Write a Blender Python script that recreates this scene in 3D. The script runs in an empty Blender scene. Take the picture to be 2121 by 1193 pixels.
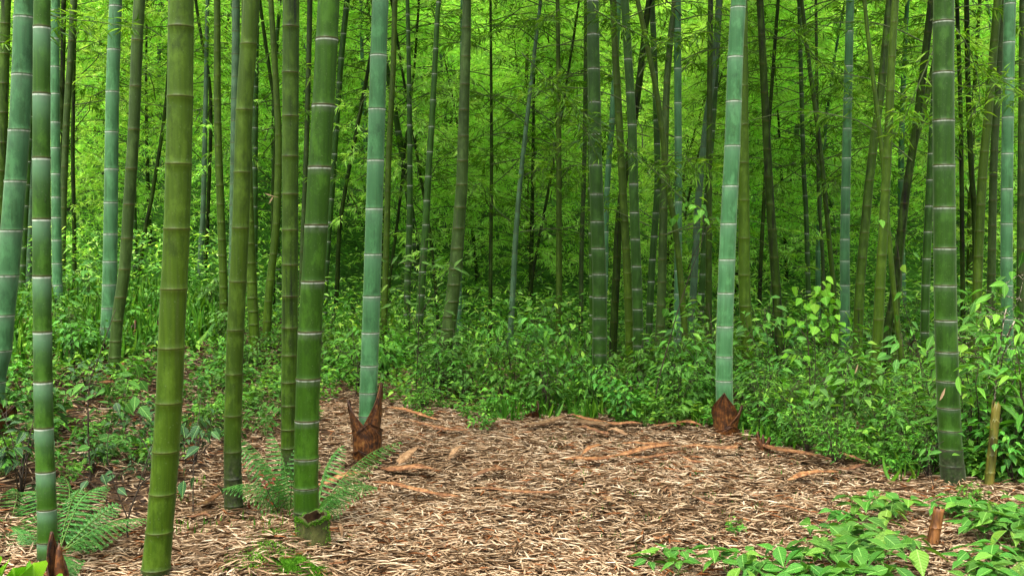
import bpy, math, random
import numpy as np
from mathutils import Vector, Matrix, noise
R = math.radians
rng = np.random.default_rng(7)
random.seed(7)
scene = bpy.context.scene
C = scene.collection

# ---------------------------------------------------------------- camera, world, sun, exposure
CAM_H, PITCH, F, CX, CY = 1.5, R(3.2), 2080.0, 1060.5, 596.5
cam_d = bpy.data.cameras.new('camera')
cam = bpy.data.objects.new('camera', cam_d); C.objects.link(cam)
cam.location = (0, 0, CAM_H); cam.rotation_euler = (R(90) - PITCH, 0, 0)
cam_d.sensor_width = 36; cam_d.lens = 36 * F / 2121; cam_d.clip_start = .05; cam_d.clip_end = 600
scene.camera = cam
SUN_EL, SUN_AZ = R(62), R(205)
w = bpy.data.worlds.new('World'); scene.world = w; w.use_nodes = True
wn = w.node_tree.nodes; bg = wn['Background']
sky = wn.new('ShaderNodeTexSky'); sky.sky_type = 'NISHITA'; sky.sun_disc = False
sky.sun_elevation = SUN_EL; sky.sun_rotation = SUN_AZ; sky.air_density = 1.0; sky.dust_density = 6.0; sky.ozone_density = .6
cloud = wn.new('ShaderNodeHueSaturation'); cloud.inputs['Saturation'].default_value = .25   # thin cloud: nearly white sky
w.node_tree.links.new(sky.outputs[0], cloud.inputs['Color']); w.node_tree.links.new(cloud.outputs[0], bg.inputs[0]); bg.inputs[1].default_value = .15
sd = bpy.data.lights.new('sun', 'SUN'); sd.energy = 1.5; sd.angle = R(40); sd.color = (1, .96, .86)
sun = bpy.data.objects.new('sun', sd); C.objects.link(sun)
dv = Vector((math.sin(SUN_AZ) * math.cos(SUN_EL), math.cos(SUN_AZ) * math.cos(SUN_EL), math.sin(SUN_EL)))
sun.rotation_euler = dv.to_track_quat('Z', 'Y').to_euler(); sun.location = (0, 0, 30)
scene.view_settings.view_transform = 'Standard'; scene.view_settings.look = 'None'
scene.view_settings.exposure = 1.88; scene.view_settings.gamma = 1
cy = scene.cycles
cy.max_bounces = 8; cy.diffuse_bounces = 5; cy.transmission_bounces = 6; cy.glossy_bounces = 2; cy.transparent_max_bounces = 4
try: cy.use_denoising = True
except Exception: pass

# ---------------------------------------------------------------- terrain height and pixel helpers
def sst(a, b, x):
    t = np.clip((x - a) / (b - a), 0, 1); return t * t * (3 - 2 * t)
SL = .42
def ground(x, y):
    x = np.asarray(x, float); y = np.asarray(y, float)
    z = .78 * sst(1.55, 4.1, -x) * sst(2.5, 4.6, y)
    z = z + SL * np.maximum(0, y - 13.5) + .12 * np.maximum(0, y - 26)
    z = z + .03 * np.sin(x * 1.7 + 1) * np.sin(y * 1.3) + .012 * np.sin(x * 5.1) * np.sin(y * 4.3 + 2)
    z = z + .5 * sst(3.4, 8, x) * sst(6, 11, y)
    z = z + .10 * np.exp(-(((x + 1.13) / .28) ** 2 + ((y - 4.45) / .5) ** 2))      # little mound under the mossy stump
    z = z - .6 * sst(2.5, 6, -y)
    return z
def _ss(a, b, x):
    t = min(1, max(0, (x - a) / (b - a))); return t * t * (3 - 2 * t)
def gz(x, y):
    z = .78 * _ss(1.55, 4.1, -x) * _ss(2.5, 4.6, y) + SL * max(0, y - 13.5) + .12 * max(0, y - 26)
    z += .03 * math.sin(x * 1.7 + 1) * math.sin(y * 1.3) + .012 * math.sin(x * 5.1) * math.sin(y * 4.3 + 2) + .5 * _ss(3.4, 8, x) * _ss(6, 11, y)
    return z + .10 * math.exp(-(((x + 1.13) / .28) ** 2 + ((y - 4.45) / .5) ** 2)) - .6 * _ss(2.5, 6, -y)
def ray(px, py):
    u = (px - CX) / F; v = (CY - py) / F
    return Vector((u, math.cos(PITCH) + v * math.sin(PITCH), -math.sin(PITCH) + v * math.cos(PITCH)))
def at(px, py, d):
    r = ray(px, py); k = d / r.y
    return Vector((r.x * k, d, CAM_H + r.z * k))
def hit(px, py):
    r = ray(px, py); d = 2.5
    while d < 60:
        p = at(px, py, d)
        if p.z <= gz(p.x, p.y):
            a, b = d - .1, d
            for _ in range(8):
                m = (a + b) / 2; p = at(px, py, m)
                if p.z <= gz(p.x, p.y): b = m
                else: a = m
            return p
        d += .1
    return at(px, py, 30)

# ---------------------------------------------------------------- mesh building
class Geo:
    def __init__(s): s.V = []; s.L = []; s.T = []; s.UV = []; s.A = []; s.M = []; s.n = 0
    def add(s, V, loops, tot, uv=None, rnd=None, mat=0):
        V = np.asarray(V, np.float32).reshape(-1, 3); loops = np.asarray(loops, np.int64); tot = np.asarray(tot, np.int32)
        s.V.append(V); s.L.append(loops + s.n); s.T.append(tot); s.n += len(V)
        s.UV.append(np.zeros((len(loops), 2), np.float32) if uv is None else np.asarray(uv, np.float32))
        s.A.append(np.full(len(tot), .5, np.float32) if rnd is None else np.asarray(rnd, np.float32))
        s.M.append(np.full(len(tot), mat, np.int32))
    def tube(s, pts, rad, seg=5, mat=0, rnd=.5, cap=True):
        pts = [Vector(p) for p in pts]; n = len(pts)
        if not hasattr(rad, '__len__'): rad = [rad] * n
        V = []; ref = None
        for i, p in enumerate(pts):
            d = (pts[min(i + 1, n - 1)] - pts[max(i - 1, 0)])
            d = d.normalized() if d.length > 1e-9 else Vector((0, 0, 1))
            if ref is None: ref = Vector((1, 0, 0)) if abs(d.x) < .8 else Vector((0, 1, 0))
            a = (ref - d * ref.dot(d)).normalized(); b = d.cross(a); ref = a
            for k in range(seg):
                t = 2 * math.pi * k / seg; V.append(p + (a * math.cos(t) + b * math.sin(t)) * rad[i])
        L = []; T = []
        for i in range(n - 1):
            for k in range(seg):
                k2 = (k + 1) % seg; L += [i * seg + k, i * seg + k2, (i + 1) * seg + k2, (i + 1) * seg + k]; T.append(4)
        if cap:
            L += list(range((n - 1) * seg, n * seg)); T.append(seg)
            L += list(range(seg))[::-1]; T.append(seg)
        s.add([tuple(v) for v in V], L, T, rnd=np.full(len(T), rnd), mat=mat)
    def build(s, name, mats, parent=None, smooth=True, link=True):
        me = bpy.data.meshes.new(name)
        V = np.concatenate(s.V); L = np.concatenate(s.L).astype(np.int32); T = np.concatenate(s.T); UV = np.concatenate(s.UV); A = np.concatenate(s.A)
        me.vertices.add(len(V)); me.vertices.foreach_set('co', V.ravel())
        me.loops.add(len(L)); me.loops.foreach_set('vertex_index', L)
        me.polygons.add(len(T)); st = np.concatenate([[0], np.cumsum(T)[:-1]]).astype(np.int32)
        me.polygons.foreach_set('loop_start', st)
        try: me.polygons.foreach_set('loop_total', T)
        except Exception: pass
        me.polygons.foreach_set('material_index', np.concatenate(s.M))
        me.polygons.foreach_set('use_smooth', np.full(len(T), smooth))
        uvl = me.uv_layers.new(name='UVMap'); uvl.data.foreach_set('uv', UV.ravel())
        at_ = me.attributes.new('rnd', 'FLOAT', 'FACE'); at_.data.foreach_set('value', A)
        me.update(calc_edges=True); me.validate()
        for m in (mats if isinstance(mats, (list, tuple)) else [mats]): me.materials.append(m)
        if not link: return me
        o = bpy.data.objects.new(name, me); C.objects.link(o)
        if parent: o.parent = parent
        return o

def tmpl(ws, curl=.1, fold=.12):
    """leaf template: list of half widths at equally spaced stations along the midrib"""
    n = len(ws); V = []; idx = []
    for i, wd in enumerate(ws):
        t = i / (n - 1); z = -curl * t * t * 1.0
        if wd == 0: V.append((0, t, z)); idx.append((len(V) - 1,))
        else:
            V.append((-wd, t, z + fold * wd * 2)); V.append((0, t, z)); V.append((wd, t, z + fold * wd * 2)); idx.append((len(V) - 3, len(V) - 2, len(V) - 1))
    L = []; T = []; uv = []
    def f(*q):
        L.extend(q); T.append(len(q))
        for k in q: uv.append((V[k][0] / (2 * max(ws)) + .5, V[k][1]))
    for a, b in zip(idx[:-1], idx[1:]):
        if len(a) == 1: f(a[0], b[1], b[0]); f(a[0], b[2], b[1])
        elif len(b) == 1: f(a[0], a[1], b[0]); f(a[1], a[2], b[0])
        else: f(a[0], a[1], b[1], b[0]); f(a[1], a[2], b[2], b[1])
    return np.array(V), np.array(L), np.array(T), np.array(uv)
# bamboo leaf (fine), litter leaf, broad leaf, long leaf, heart leaf, blade
T_FINE = (np.array([(0, 0, 0), (-.5, .38, .1), (.5, .38, .1), (0, 1, -.12)]), np.array([0, 3, 1, 0, 2, 3]), np.array([3, 3]), np.array([(.5, 0), (.5, 1), (0, .4), (.5, 0), (1, .4), (.5, 1)]))
T_LIT = [tmpl([0, .38, .5, .3, 0], c, f) for c, f in ((.05, .06), (-.10, .12), (.14, -.08), (.3, .1))]
T_BROAD = [tmpl([0, .36, .5, .46, .3, .12, 0], c, f) for c, f in ((.18, .16), (.35, .2), (.08, .1))]
T_LONG = [tmpl([0, .34, .5, .42, .22, 0], c, f) for c, f in ((.25, .18), (.45, .12), (.1, .2))]
T_HEART = [tmpl([0, .5, .5, .38, .2, 0], c, f) for c, f in ((.15, .1), (.3, .2))]
T_BLADE = [tmpl([.3, .5, .45, .32, 0], c, f) for c, f in ((.15, .25), (.6, .25), (1.0, .25))]

def leaves(g, tp, P, D, N, Ln, Wd, rnd, mat=0):
    P = np.asarray(P, float).reshape(-1, 3); n = len(P)
    if n == 0: return
    D = np.asarray(D, float).reshape(-1, 3); N = np.asarray(N, float).reshape(-1, 3)
    D = D / (np.linalg.norm(D, axis=1, keepdims=True) + 1e-9)
    S = np.cross(D, N); S = S / (np.linalg.norm(S, axis=1, keepdims=True) + 1e-9); N = np.cross(S, D)
    Ln = np.broadcast_to(Ln, (n,)); Wd = np.broadcast_to(Wd, (n,)); rnd = np.broadcast_to(rnd, (n,))
    if isinstance(tp, list):
        k = rng.integers(0, len(tp), n)
        for i in range(len(tp)):
            m = k == i
            if m.any(): _lv(g, tp[i], P[m], D[m], S[m], N[m], Ln[m], Wd[m], rnd[m], mat)
    else: _lv(g, tp, P, D, S, N, Ln, Wd, rnd, mat)
def _lv(g, tp, P, D, S, N, Ln, Wd, rnd, mat):
    tv, tl, tt, tuv = tp; n = len(P); k = len(tv)
    V = P[:, None, :] + S[:, None, :] * (tv[None, :, 0] * Wd[:, None])[..., None] + D[:, None, :] * (tv[None, :, 1] * Ln[:, None])[..., None] + N[:, None, :] * (tv[None, :, 2] * Ln[:, None] * .6)[..., None]
    L = (tl[None, :] + (np.arange(n) * k)[:, None]).ravel()
    g.add(V.reshape(-1, 3), L, np.tile(tt, n), np.tile(tuv, (n, 1)), np.repeat(rnd, len(tt)), mat)

# ---------------------------------------------------------------- object helpers
def tag(o, label=None, cat=None, group=None, kind=None):
    if label: o['label'] = label
    if cat: o['category'] = cat
    if group: o['group'] = group
    if kind: o['kind'] = kind
    return o
def empty(name, loc, rz=0, **k):
    o = bpy.data.objects.new(name, None); C.objects.link(o); o.location = loc; o.rotation_euler = (0, 0, rz); o.empty_display_size = .1
    return tag(o, **k)
def part(name, me, parent):
    o = bpy.data.objects.new(name, me); C.objects.link(o); o.parent = parent; return o

# ---------------------------------------------------------------- materials
def mat(name):
    m = bpy.data.materials.new(name); m.use_nodes = True; nt = m.node_tree
    for n in list(nt.nodes): nt.nodes.remove(n)
    return m, nt, nt.nodes.new('ShaderNodeOutputMaterial')
def N_(nt, t, **k):
    n = nt.nodes.new(t)
    for a, v in k.items(): setattr(n, a, v)
    return n
def ramp(nt, fac, stops):
    r = N_(nt, 'ShaderNodeValToRGB'); e = r.color_ramp.elements
    while len(e) < len(stops): e.new(.5)
    for i, (p, c) in enumerate(stops): e[i].position = p; e[i].color = (*c, 1)
    if fac is not None: nt.links.new(fac, r.inputs[0])
    return r.outputs[0]
def mixc(nt, fac, a, b, bt='MIX'):
    m = N_(nt, 'ShaderNodeMix', data_type='RGBA', blend_type=bt)
    for s, v in ((0, fac), (6, a), (7, b)):
        if hasattr(v, 'links'): nt.links.new(v, m.inputs[s])
        else: m.inputs[s].default_value = v if s == 0 else (*v, 1)
    return m.outputs[2]
def noise_(nt, vec, scale, detail=3, rough=.5):
    n = N_(nt, 'ShaderNodeTexNoise'); n.inputs['Scale'].default_value = scale; n.inputs['Detail'].default_value = detail; n.inputs['Roughness'].default_value = rough
    if vec is not None: nt.links.new(vec, n.inputs['Vector'])
    return n.outputs['Fac']
def mapping(nt, vec, sc):
    m = N_(nt, 'ShaderNodeMapping'); m.inputs['Scale'].default_value = sc; nt.links.new(vec, m.inputs['Vector']); return m.outputs[0]

def leaf_mat(name, stops, trans=.45, rough=.5, vein=False, spec=.3, tcol=(1.3, 1.25, .5), hue_obj=.0):
    m, nt, out = mat(name)
    a = N_(nt, 'ShaderNodeAttribute', attribute_name='rnd')
    col = ramp(nt, a.outputs['Fac'], stops)
    oi = N_(nt, 'ShaderNodeObjectInfo')
    if hue_obj:
        mr = N_(nt, 'ShaderNodeMapRange'); nt.links.new(oi.outputs['Random'], mr.inputs[0]); mr.inputs[3].default_value = 1 - hue_obj; mr.inputs[4].default_value = 1 + hue_obj
        h = N_(nt, 'ShaderNodeHueSaturation'); nt.links.new(mr.outputs[0], h.inputs['Value']); nt.links.new(col, h.inputs['Color'])
        mr2 = N_(nt, 'ShaderNodeMapRange'); nt.links.new(oi.outputs['Random'], mr2.inputs[0]); mr2.inputs[3].default_value = .485; mr2.inputs[4].default_value = .51
        nt.links.new(mr2.outputs[0], h.inputs['Hue']); col = h.outputs[0]
    p = N_(nt, 'ShaderNodeBsdfPrincipled'); p.inputs['Roughness'].default_value = rough; p.inputs['Specular IOR Level'].default_value = spec
    if vein:
        uv = N_(nt, 'ShaderNodeUVMap'); sp = N_(nt, 'ShaderNodeSeparateXYZ'); nt.links.new(uv.outputs[0], sp.inputs[0])
        s1 = N_(nt, 'ShaderNodeMath', operation='SUBTRACT'); nt.links.new(sp.outputs[0], s1.inputs[0]); s1.inputs[1].default_value = .5
        ab = N_(nt, 'ShaderNodeMath', operation='ABSOLUTE'); nt.links.new(s1.outputs[0], ab.inputs[0])
        mid = N_(nt, 'ShaderNodeMath', operation='LESS_THAN'); nt.links.new(ab.outputs[0], mid.inputs[0]); mid.inputs[1].default_value = .025
        mu = N_(nt, 'ShaderNodeMath', operation='MULTIPLY_ADD'); nt.links.new(ab.outputs[0], mu.inputs[0]); mu.inputs[1].default_value = -.55; nt.links.new(sp.outputs[1], mu.inputs[2])
        sc = N_(nt, 'ShaderNodeMath', operation='MULTIPLY'); nt.links.new(mu.outputs[0], sc.inputs[0]); sc.inputs[1].default_value = 9
        fr = N_(nt, 'ShaderNodeMath', operation='FRACT'); nt.links.new(sc.outputs[0], fr.inputs[0])
        vn = N_(nt, 'ShaderNodeMath', operation='LESS_THAN'); nt.links.new(fr.outputs[0], vn.inputs[0]); vn.inputs[1].default_value = .13
        col = mixc(nt, mid.outputs[0], mixc(nt, vn.outputs[0], col, mixc(nt, .18, col, (.25, .5, .12))), mixc(nt, .4, col, (.35, .6, .15)))
        sm = N_(nt, 'ShaderNodeMath', operation='SINE'); m2 = N_(nt, 'ShaderNodeMath', operation='MULTIPLY'); nt.links.new(fr.outputs[0], m2.inputs[0]); m2.inputs[1].default_value = math.pi
        nt.links.new(m2.outputs[0], sm.inputs[0])
        bp = N_(nt, 'ShaderNodeBump'); bp.inputs['Strength'].default_value = .5; bp.inputs['Distance'].default_value = .003
        nt.links.new(sm.outputs[0], bp.inputs['Height']); nt.links.new(bp.outputs[0], p.inputs['Normal'])
    nt.links.new(col, p.inputs['Base Color'])
    tr = N_(nt, 'ShaderNodeBsdfTranslucent'); tc = mixc(nt, 1.0, col, tcol, 'MULTIPLY'); nt.links.new(tc, tr.inputs[0])
    mx = N_(nt, 'ShaderNodeMixShader'); mx.inputs[0].default_value = trans
    nt.links.new(p.outputs[0], mx.inputs[1]); nt.links.new(tr.outputs[0], mx.inputs[2]); nt.links.new(mx.outputs[0], out.inputs[0])
    return m
LEAF_FAR = leaf_mat('bamboo_leaf_sunlit', [(0, (.17, .38, .05)), (.5, (.38, .70, .14)), (.85, (.50, .82, .22)), (1, (.63, .84, .30))], trans=.6, spec=.25, hue_obj=.12)  # far leaves: open hillside light and haze put into a brighter, paler green
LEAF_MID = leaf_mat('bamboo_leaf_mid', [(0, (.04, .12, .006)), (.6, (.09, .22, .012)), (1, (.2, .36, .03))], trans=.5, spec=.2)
LEAF_NEAR = leaf_mat('bamboo_leaf_shaded', [(0, (.02, .07, .003)), (.6, (.05, .14, .005)), (1, (.12, .24, .01))], trans=.4, spec=.3)  # darker copy of the bamboo leaf, shade put into its colour
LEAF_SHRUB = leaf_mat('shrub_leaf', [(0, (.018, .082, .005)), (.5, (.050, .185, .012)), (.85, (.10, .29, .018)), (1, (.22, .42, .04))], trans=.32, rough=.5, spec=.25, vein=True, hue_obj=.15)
LEAF_COOL = leaf_mat('cool_leaf', [(0, (.014, .066, .006)), (.5, (.040, .158, .013)), (.85, (.075, .25, .022)), (1, (.17, .37, .04))], trans=.3, rough=.5, spec=.3, vein=True, hue_obj=.25)
LEAF_HERB = leaf_mat('herb_leaf', [(0, (.015, .070, .007)), (.5, (.032, .120, .011)), (.9, (.055, .17, .015)), (1, (.10, .22, .02))], trans=.25, rough=.55, spec=.2, vein=True, hue_obj=.12)
LEAF_LIME = leaf_mat('lime_leaf', [(0, (.06, .22, .008)), (.6, (.11, .31, .012)), (1, (.19, .39, .03))], trans=.4, rough=.5, spec=.2, vein=True)
LEAF_DARK = leaf_mat('dark_leaf', [(0, (.008, .03, .008)), (.7, (.015, .06, .014)), (1, (.03, .10, .02))], trans=.15, rough=.4, spec=.3, vein=True)
LEAF_FERN = leaf_mat('fern_leaf', [(0, (.026, .11, .014)), (.6, (.05, .18, .028)), (1, (.10, .26, .035))], trans=.25, rough=.55, spec=.3)
LEAF_GRASS = leaf_mat('grass_blade', [(0, (.03, .13, .005)), (.6, (.055, .19, .008)), (1, (.13, .28, .015))], trans=.35, rough=.5, spec=.3)
LEAF_MOSS = leaf_mat('moss_blade', [(0, (.03, .10, .005)), (.6, (.07, .22, .01)), (1, (.14, .32, .02))], trans=.2, rough=.7, spec=.1)
LEAF_DRY = leaf_mat('dry_leaf', [(0, (.018, .009, .004)), (.24, (.068, .038, .017)), (.45, (.20, .125, .066)), (.70, (.36, .26, .155)), (.94, (.50, .40, .275)), (1, (.18, .065, .02))], trans=.1, rough=.7, spec=.1, tcol=(1, .8, .5))
LEAF_RED = leaf_mat('red_leaf', [(0, (.05, .008, .002)), (1, (.14, .03, .008))], trans=.3)

def simple(name, stops, sc=(6, 6, 6), detail=4, rough=.7, bump=.4, dist=.01, spec=.25, coord='Object'):
    m, nt, out = mat(name); tc = N_(nt, 'ShaderNodeTexCoord'); v = mapping(nt, tc.outputs[coord], sc)
    f = noise_(nt, v, 1, detail, .6); col = ramp(nt, f, stops)
    p = N_(nt, 'ShaderNodeBsdfPrincipled'); p.inputs['Roughness'].default_value = rough; p.inputs['Specular IOR Level'].default_value = spec
    nt.links.new(col, p.inputs['Base Color'])
    b = N_(nt, 'ShaderNodeBump'); b.inputs['Strength'].default_value = bump; b.inputs['Distance'].default_value = dist; nt.links.new(f, b.inputs['Height']); nt.links.new(b.outputs[0], p.inputs['Normal'])
    nt.links.new(p.outputs[0], out.inputs[0]); return m
M_SOIL = simple('soil', [(.3, (.010, .006, .003)), (.5, (.035, .018, .008)), (.62, (.07, .04, .018)), (.75, (.02, .012, .006))], (14, 14, 14), 8, .9, .8, .03)
M_HILL = simple('hill_floor', [(.3, (.01, .03, .004)), (.5, (.03, .10, .008)), (.7, (.06, .18, .015))], (5, 5, 5), 8, .9, .8, .1)
M_STEM = simple('shrub_stem', [(.3, (.012, .01, .006)), (.7, (.05, .035, .02))], (30, 30, 8))
M_STEMG = simple('green_stem', [(.3, (.05, .12, .02)), (.7, (.10, .18, .03))], (30, 30, 8))
M_TWIG = simple('bamboo_twig', [(.3, (.02, .03, .008)), (.7, (.06, .09, .02))], (30, 30, 8))
M_BARKY = simple('speckled_stem', [(.40, (.02, .012, .008)), (.52, (.05, .03, .02)), (.56, (.4, .34, .25))], (70, 70, 25), 3)
M_BARK = simple('dark_bark', [(.3, (.015, .012, .008)), (.6, (.05, .045, .02)), (.8, (.12, .13, .06))], (40, 40, 10))
M_STUMP = simple('rotting_stump', [(.3, (.010, .010, .002)), (.48, (.03, .034, .006)), (.62, (.06, .065, .014)), (.75, (.05, .028, .012))], (22, 22, 12), 7, .85, .8, .02)
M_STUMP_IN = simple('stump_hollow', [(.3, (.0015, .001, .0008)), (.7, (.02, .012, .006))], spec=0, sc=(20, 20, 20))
M_CUT = simple('dead_brown_culm', [(.3, (.01, .004, .002)), (.47, (.07, .026, .006)), (.6, (.18, .075, .02)), (.75, (.05, .02, .008))], (22, 22, 5), 6, .55, .4, .01)
M_YEL = simple('yellowing_culm', [(.3, (.02, .013, .003)), (.45, (.06, .065, .008)), (.6, (.12, .10, .015)), (.75, (.03, .055, .005))], (16, 16, 5), 5, .5, .4, .01)

def husk_mat(name, cols):
    m, nt, out = mat(name); tc = N_(nt, 'ShaderNodeUVMap'); v = mapping(nt, tc.outputs[0], (34, 3, 1)); ob = N_(nt, 'ShaderNodeTexCoord')
    oi = N_(nt, 'ShaderNodeObjectInfo')
    st = noise_(nt, v, 1, 6, .6); bl = noise_(nt, ob.outputs['Object'], 26, 5, .65)
    sx = N_(nt, 'ShaderNodeMix', data_type='FLOAT'); sx.inputs[0].default_value = .55; nt.links.new(st, sx.inputs[2]); nt.links.new(bl, sx.inputs[3])
    col = ramp(nt, sx.outputs[0], cols)
    h = N_(nt, 'ShaderNodeHueSaturation'); mr = N_(nt, 'ShaderNodeMapRange'); nt.links.new(oi.outputs['Random'], mr.inputs[0]); mr.inputs[3].default_value = .65; mr.inputs[4].default_value = 1.3
    nt.links.new(mr.outputs[0], h.inputs['Value']); nt.links.new(col, h.inputs['Color'])
    p = N_(nt, 'ShaderNodeBsdfPrincipled'); p.inputs['Roughness'].default_value = .55; p.inputs['Specular IOR Level'].default_value = .35
    nt.links.new(h.outputs[0], p.inputs['Base Color']); b = N_(nt, 'ShaderNodeBump'); b.inputs['Strength'].default_value = .7; b.inputs['Distance'].default_value = .008
    nt.links.new(st, b.inputs['Height']); nt.links.new(b.outputs[0], p.inputs['Normal']); nt.links.new(p.outputs[0], out.inputs[0]); return m
M_HUSK = husk_mat('standing_husk', [(.36, (.008, .003, .0005)), (.47, (.040, .013, .002)), (.56, (.12, .042, .007)), (.68, (.26, .13, .035))])
M_HUSKT = husk_mat('fallen_husk', [(.36, (.03, .010, .004)), (.46, (.12, .045, .014)), (.55, (.26, .12, .042)), (.68, (.42, .26, .13))])
M_HUSKP = husk_mat('pale_husk', [(.36, (.06, .028, .010)), (.46, (.15, .08, .035)), (.58, (.27, .165, .08)), (.7, (.36, .25, .14))])

def culm_mat(name, c1, c2, wax, ring, line,  blot=None, blot_at=(.6, .7), rough=.42, streak=.38, sheen=.3, low=None):
    """bamboo skin: c1/c2 long vertical streaks, wax = pale bloom below nodes and overall, blot = mildew"""
    m, nt, out = mat(name); tc = N_(nt, 'ShaderNodeTexCoord'); oi = N_(nt, 'ShaderNodeObjectInfo')
    off = N_(nt, 'ShaderNodeVectorMath', operation='SCALE'); cb = N_(nt, 'ShaderNodeCombineXYZ')
    for i in range(3): nt.links.new(oi.outputs['Random'], cb.inputs[i])
    nt.links.new(cb.outputs[0], off.inputs[0]); off.inputs['Scale'].default_value = 37
    ad = N_(nt, 'ShaderNodeVectorMath', operation='ADD'); nt.links.new(tc.outputs['Object'], ad.inputs[0]); nt.links.new(off.outputs[0], ad.inputs[1])
    v1 = mapping(nt, ad.outputs[0], (18, 18, 1.1)); s = noise_(nt, v1, 1, 3, .55)
    v2 = mapping(nt, ad.outputs[0], (90, 90, 3)); s2 = noise_(nt, v2, 1, 2, .5)
    col = ramp(nt, s, [(.36, c1), (.64, c2)])
    col = mixc(nt, streak, col, ramp(nt, s2, [(.3, tuple(x * .55 for x in c1)), (.7, tuple(x * 1.4 for x in c2))]))
    sp3 = N_(nt, 'ShaderNodeSeparateXYZ'); nt.links.new(ad.outputs[0], sp3.inputs[0])
    big = noise_(nt, mapping(nt, ad.outputs[0], (2, 2, .9)), 1, 2, .5)
    col = mixc(nt, ramp(nt, big, [(.35, (0, 0, 0)), (.7, (.55, .55, .55))]), col, mixc(nt, .5, col, (.028, .095, .038)) if wax and c1[2] > .015 else tuple(x * .6 for x in c1))
    if blot:
        bn = noise_(nt, mapping(nt, ad.outputs[0], (26, 26, 1.6)), 1, 5, .62); bf = ramp(nt, bn, [(blot_at[0], (0, 0, 0)), (blot_at[1], (1, 1, 1))]); col = mixc(nt, bf, col, blot)
    fl = noise_(nt, ad.outputs[0], 130, 2, .5); col = mixc(nt, ramp(nt, fl, [(.66, (0, 0, 0)), (.74, (.6, .6, .6))]), col, (.09, .12, .06))
    pt = noise_(nt, mapping(nt, ad.outputs[0], (14, 14, 7)), 1, 6, .7); col = mixc(nt, ramp(nt, pt, [(.50, (0, 0, 0)), (.62, (.42, .42, .42))]), col, tuple(x * 1.9 + .008 for x in c2))
    sc_ = noise_(nt, mapping(nt, ad.outputs[0], (9, 9, 5)), 1, 7, .75); col = mixc(nt, ramp(nt, sc_, [(.56, (0, 0, 0)), (.66, (.6, .6, .6))]), col, tuple(x * .42 for x in c1))
    at_ = N_(nt, 'ShaderNodeAttribute', attribute_name='nodecol'); sp = N_(nt, 'ShaderNodeSeparateColor'); nt.links.new(at_.outputs['Color'], sp.inputs[0])
    if wax:
        wf = N_(nt, 'ShaderNodeMath', operation='MULTIPLY'); nt.links.new(sp.outputs[2], wf.inputs[0]); wf.inputs[1].default_value = wax; col = mixc(nt, wf.outputs[0], col, (.095, .20, .11))
    rn = noise_(nt, mapping(nt, ad.outputs[0], (60, 60, 20)), 1, 2, .5)
    rf = N_(nt, 'ShaderNodeMath', operation='MULTIPLY'); nt.links.new(sp.outputs[0], rf.inputs[0]); nt.links.new(ramp(nt, rn, [(.3, (ring * .35,) * 3), (.6, (ring,) * 3)]), rf.inputs[1])
    col = mixc(nt, rf.outputs[0], col, (.46, .52, .42) if ring > .4 else (.13, .17, .03))
    lf = N_(nt, 'ShaderNodeMath', operation='MULTIPLY'); nt.links.new(sp.outputs[1], lf.inputs[0]); lf.inputs[1].default_value = line; col = mixc(nt, lf.outputs[0], col, (.035, .022, .006))
    ft = N_(nt, 'ShaderNodeMath', operation='MULTIPLY'); nt.links.new(at_.outputs['Alpha'], ft.inputs[0]); nt.links.new(ramp(nt, noise_(nt, ad.outputs[0], 28, 4, .6), [(.3, (.35,) * 3), (.6, (1, 1, 1))]), ft.inputs[1])
    col = mixc(nt, ft.outputs[0], col, ramp(nt, noise_(nt, ad.outputs[0], 60, 4, .7), [(.35, (.006, .008, .003)), (.6, (.03, .036, .018)), (.75, (.075, .075, .05))]))
    h = N_(nt, 'ShaderNodeHueSaturation'); mr = N_(nt, 'ShaderNodeMapRange'); nt.links.new(oi.outputs['Random'], mr.inputs[0]); mr.inputs[3].default_value = .85; mr.inputs[4].default_value = 1.15
    nt.links.new(mr.outputs[0], h.inputs['Value']); nt.links.new(col, h.inputs['Color'])
    p = N_(nt, 'ShaderNodeBsdfPrincipled'); p.inputs['Roughness'].default_value = rough + .06; p.inputs['Specular IOR Level'].default_value = .16 if c1[1] > .02 else .04
    p.inputs['Sheen Weight'].default_value = sheen * .35; p.inputs['Sheen Roughness'].default_value = .4; p.inputs['Sheen Tint'].default_value = (.8, 1, .6, 1)
    nt.links.new(h.outputs[0], p.inputs['Base Color'])
    b = N_(nt, 'ShaderNodeBump'); b.inputs['Strength'].default_value = .25; b.inputs['Distance'].default_value = .002; nt.links.new(s2, b.inputs['Height']); nt.links.new(b.outputs[0], p.inputs['Normal'])
    nt.links.new(p.outputs[0], out.inputs[0]); return m
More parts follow.
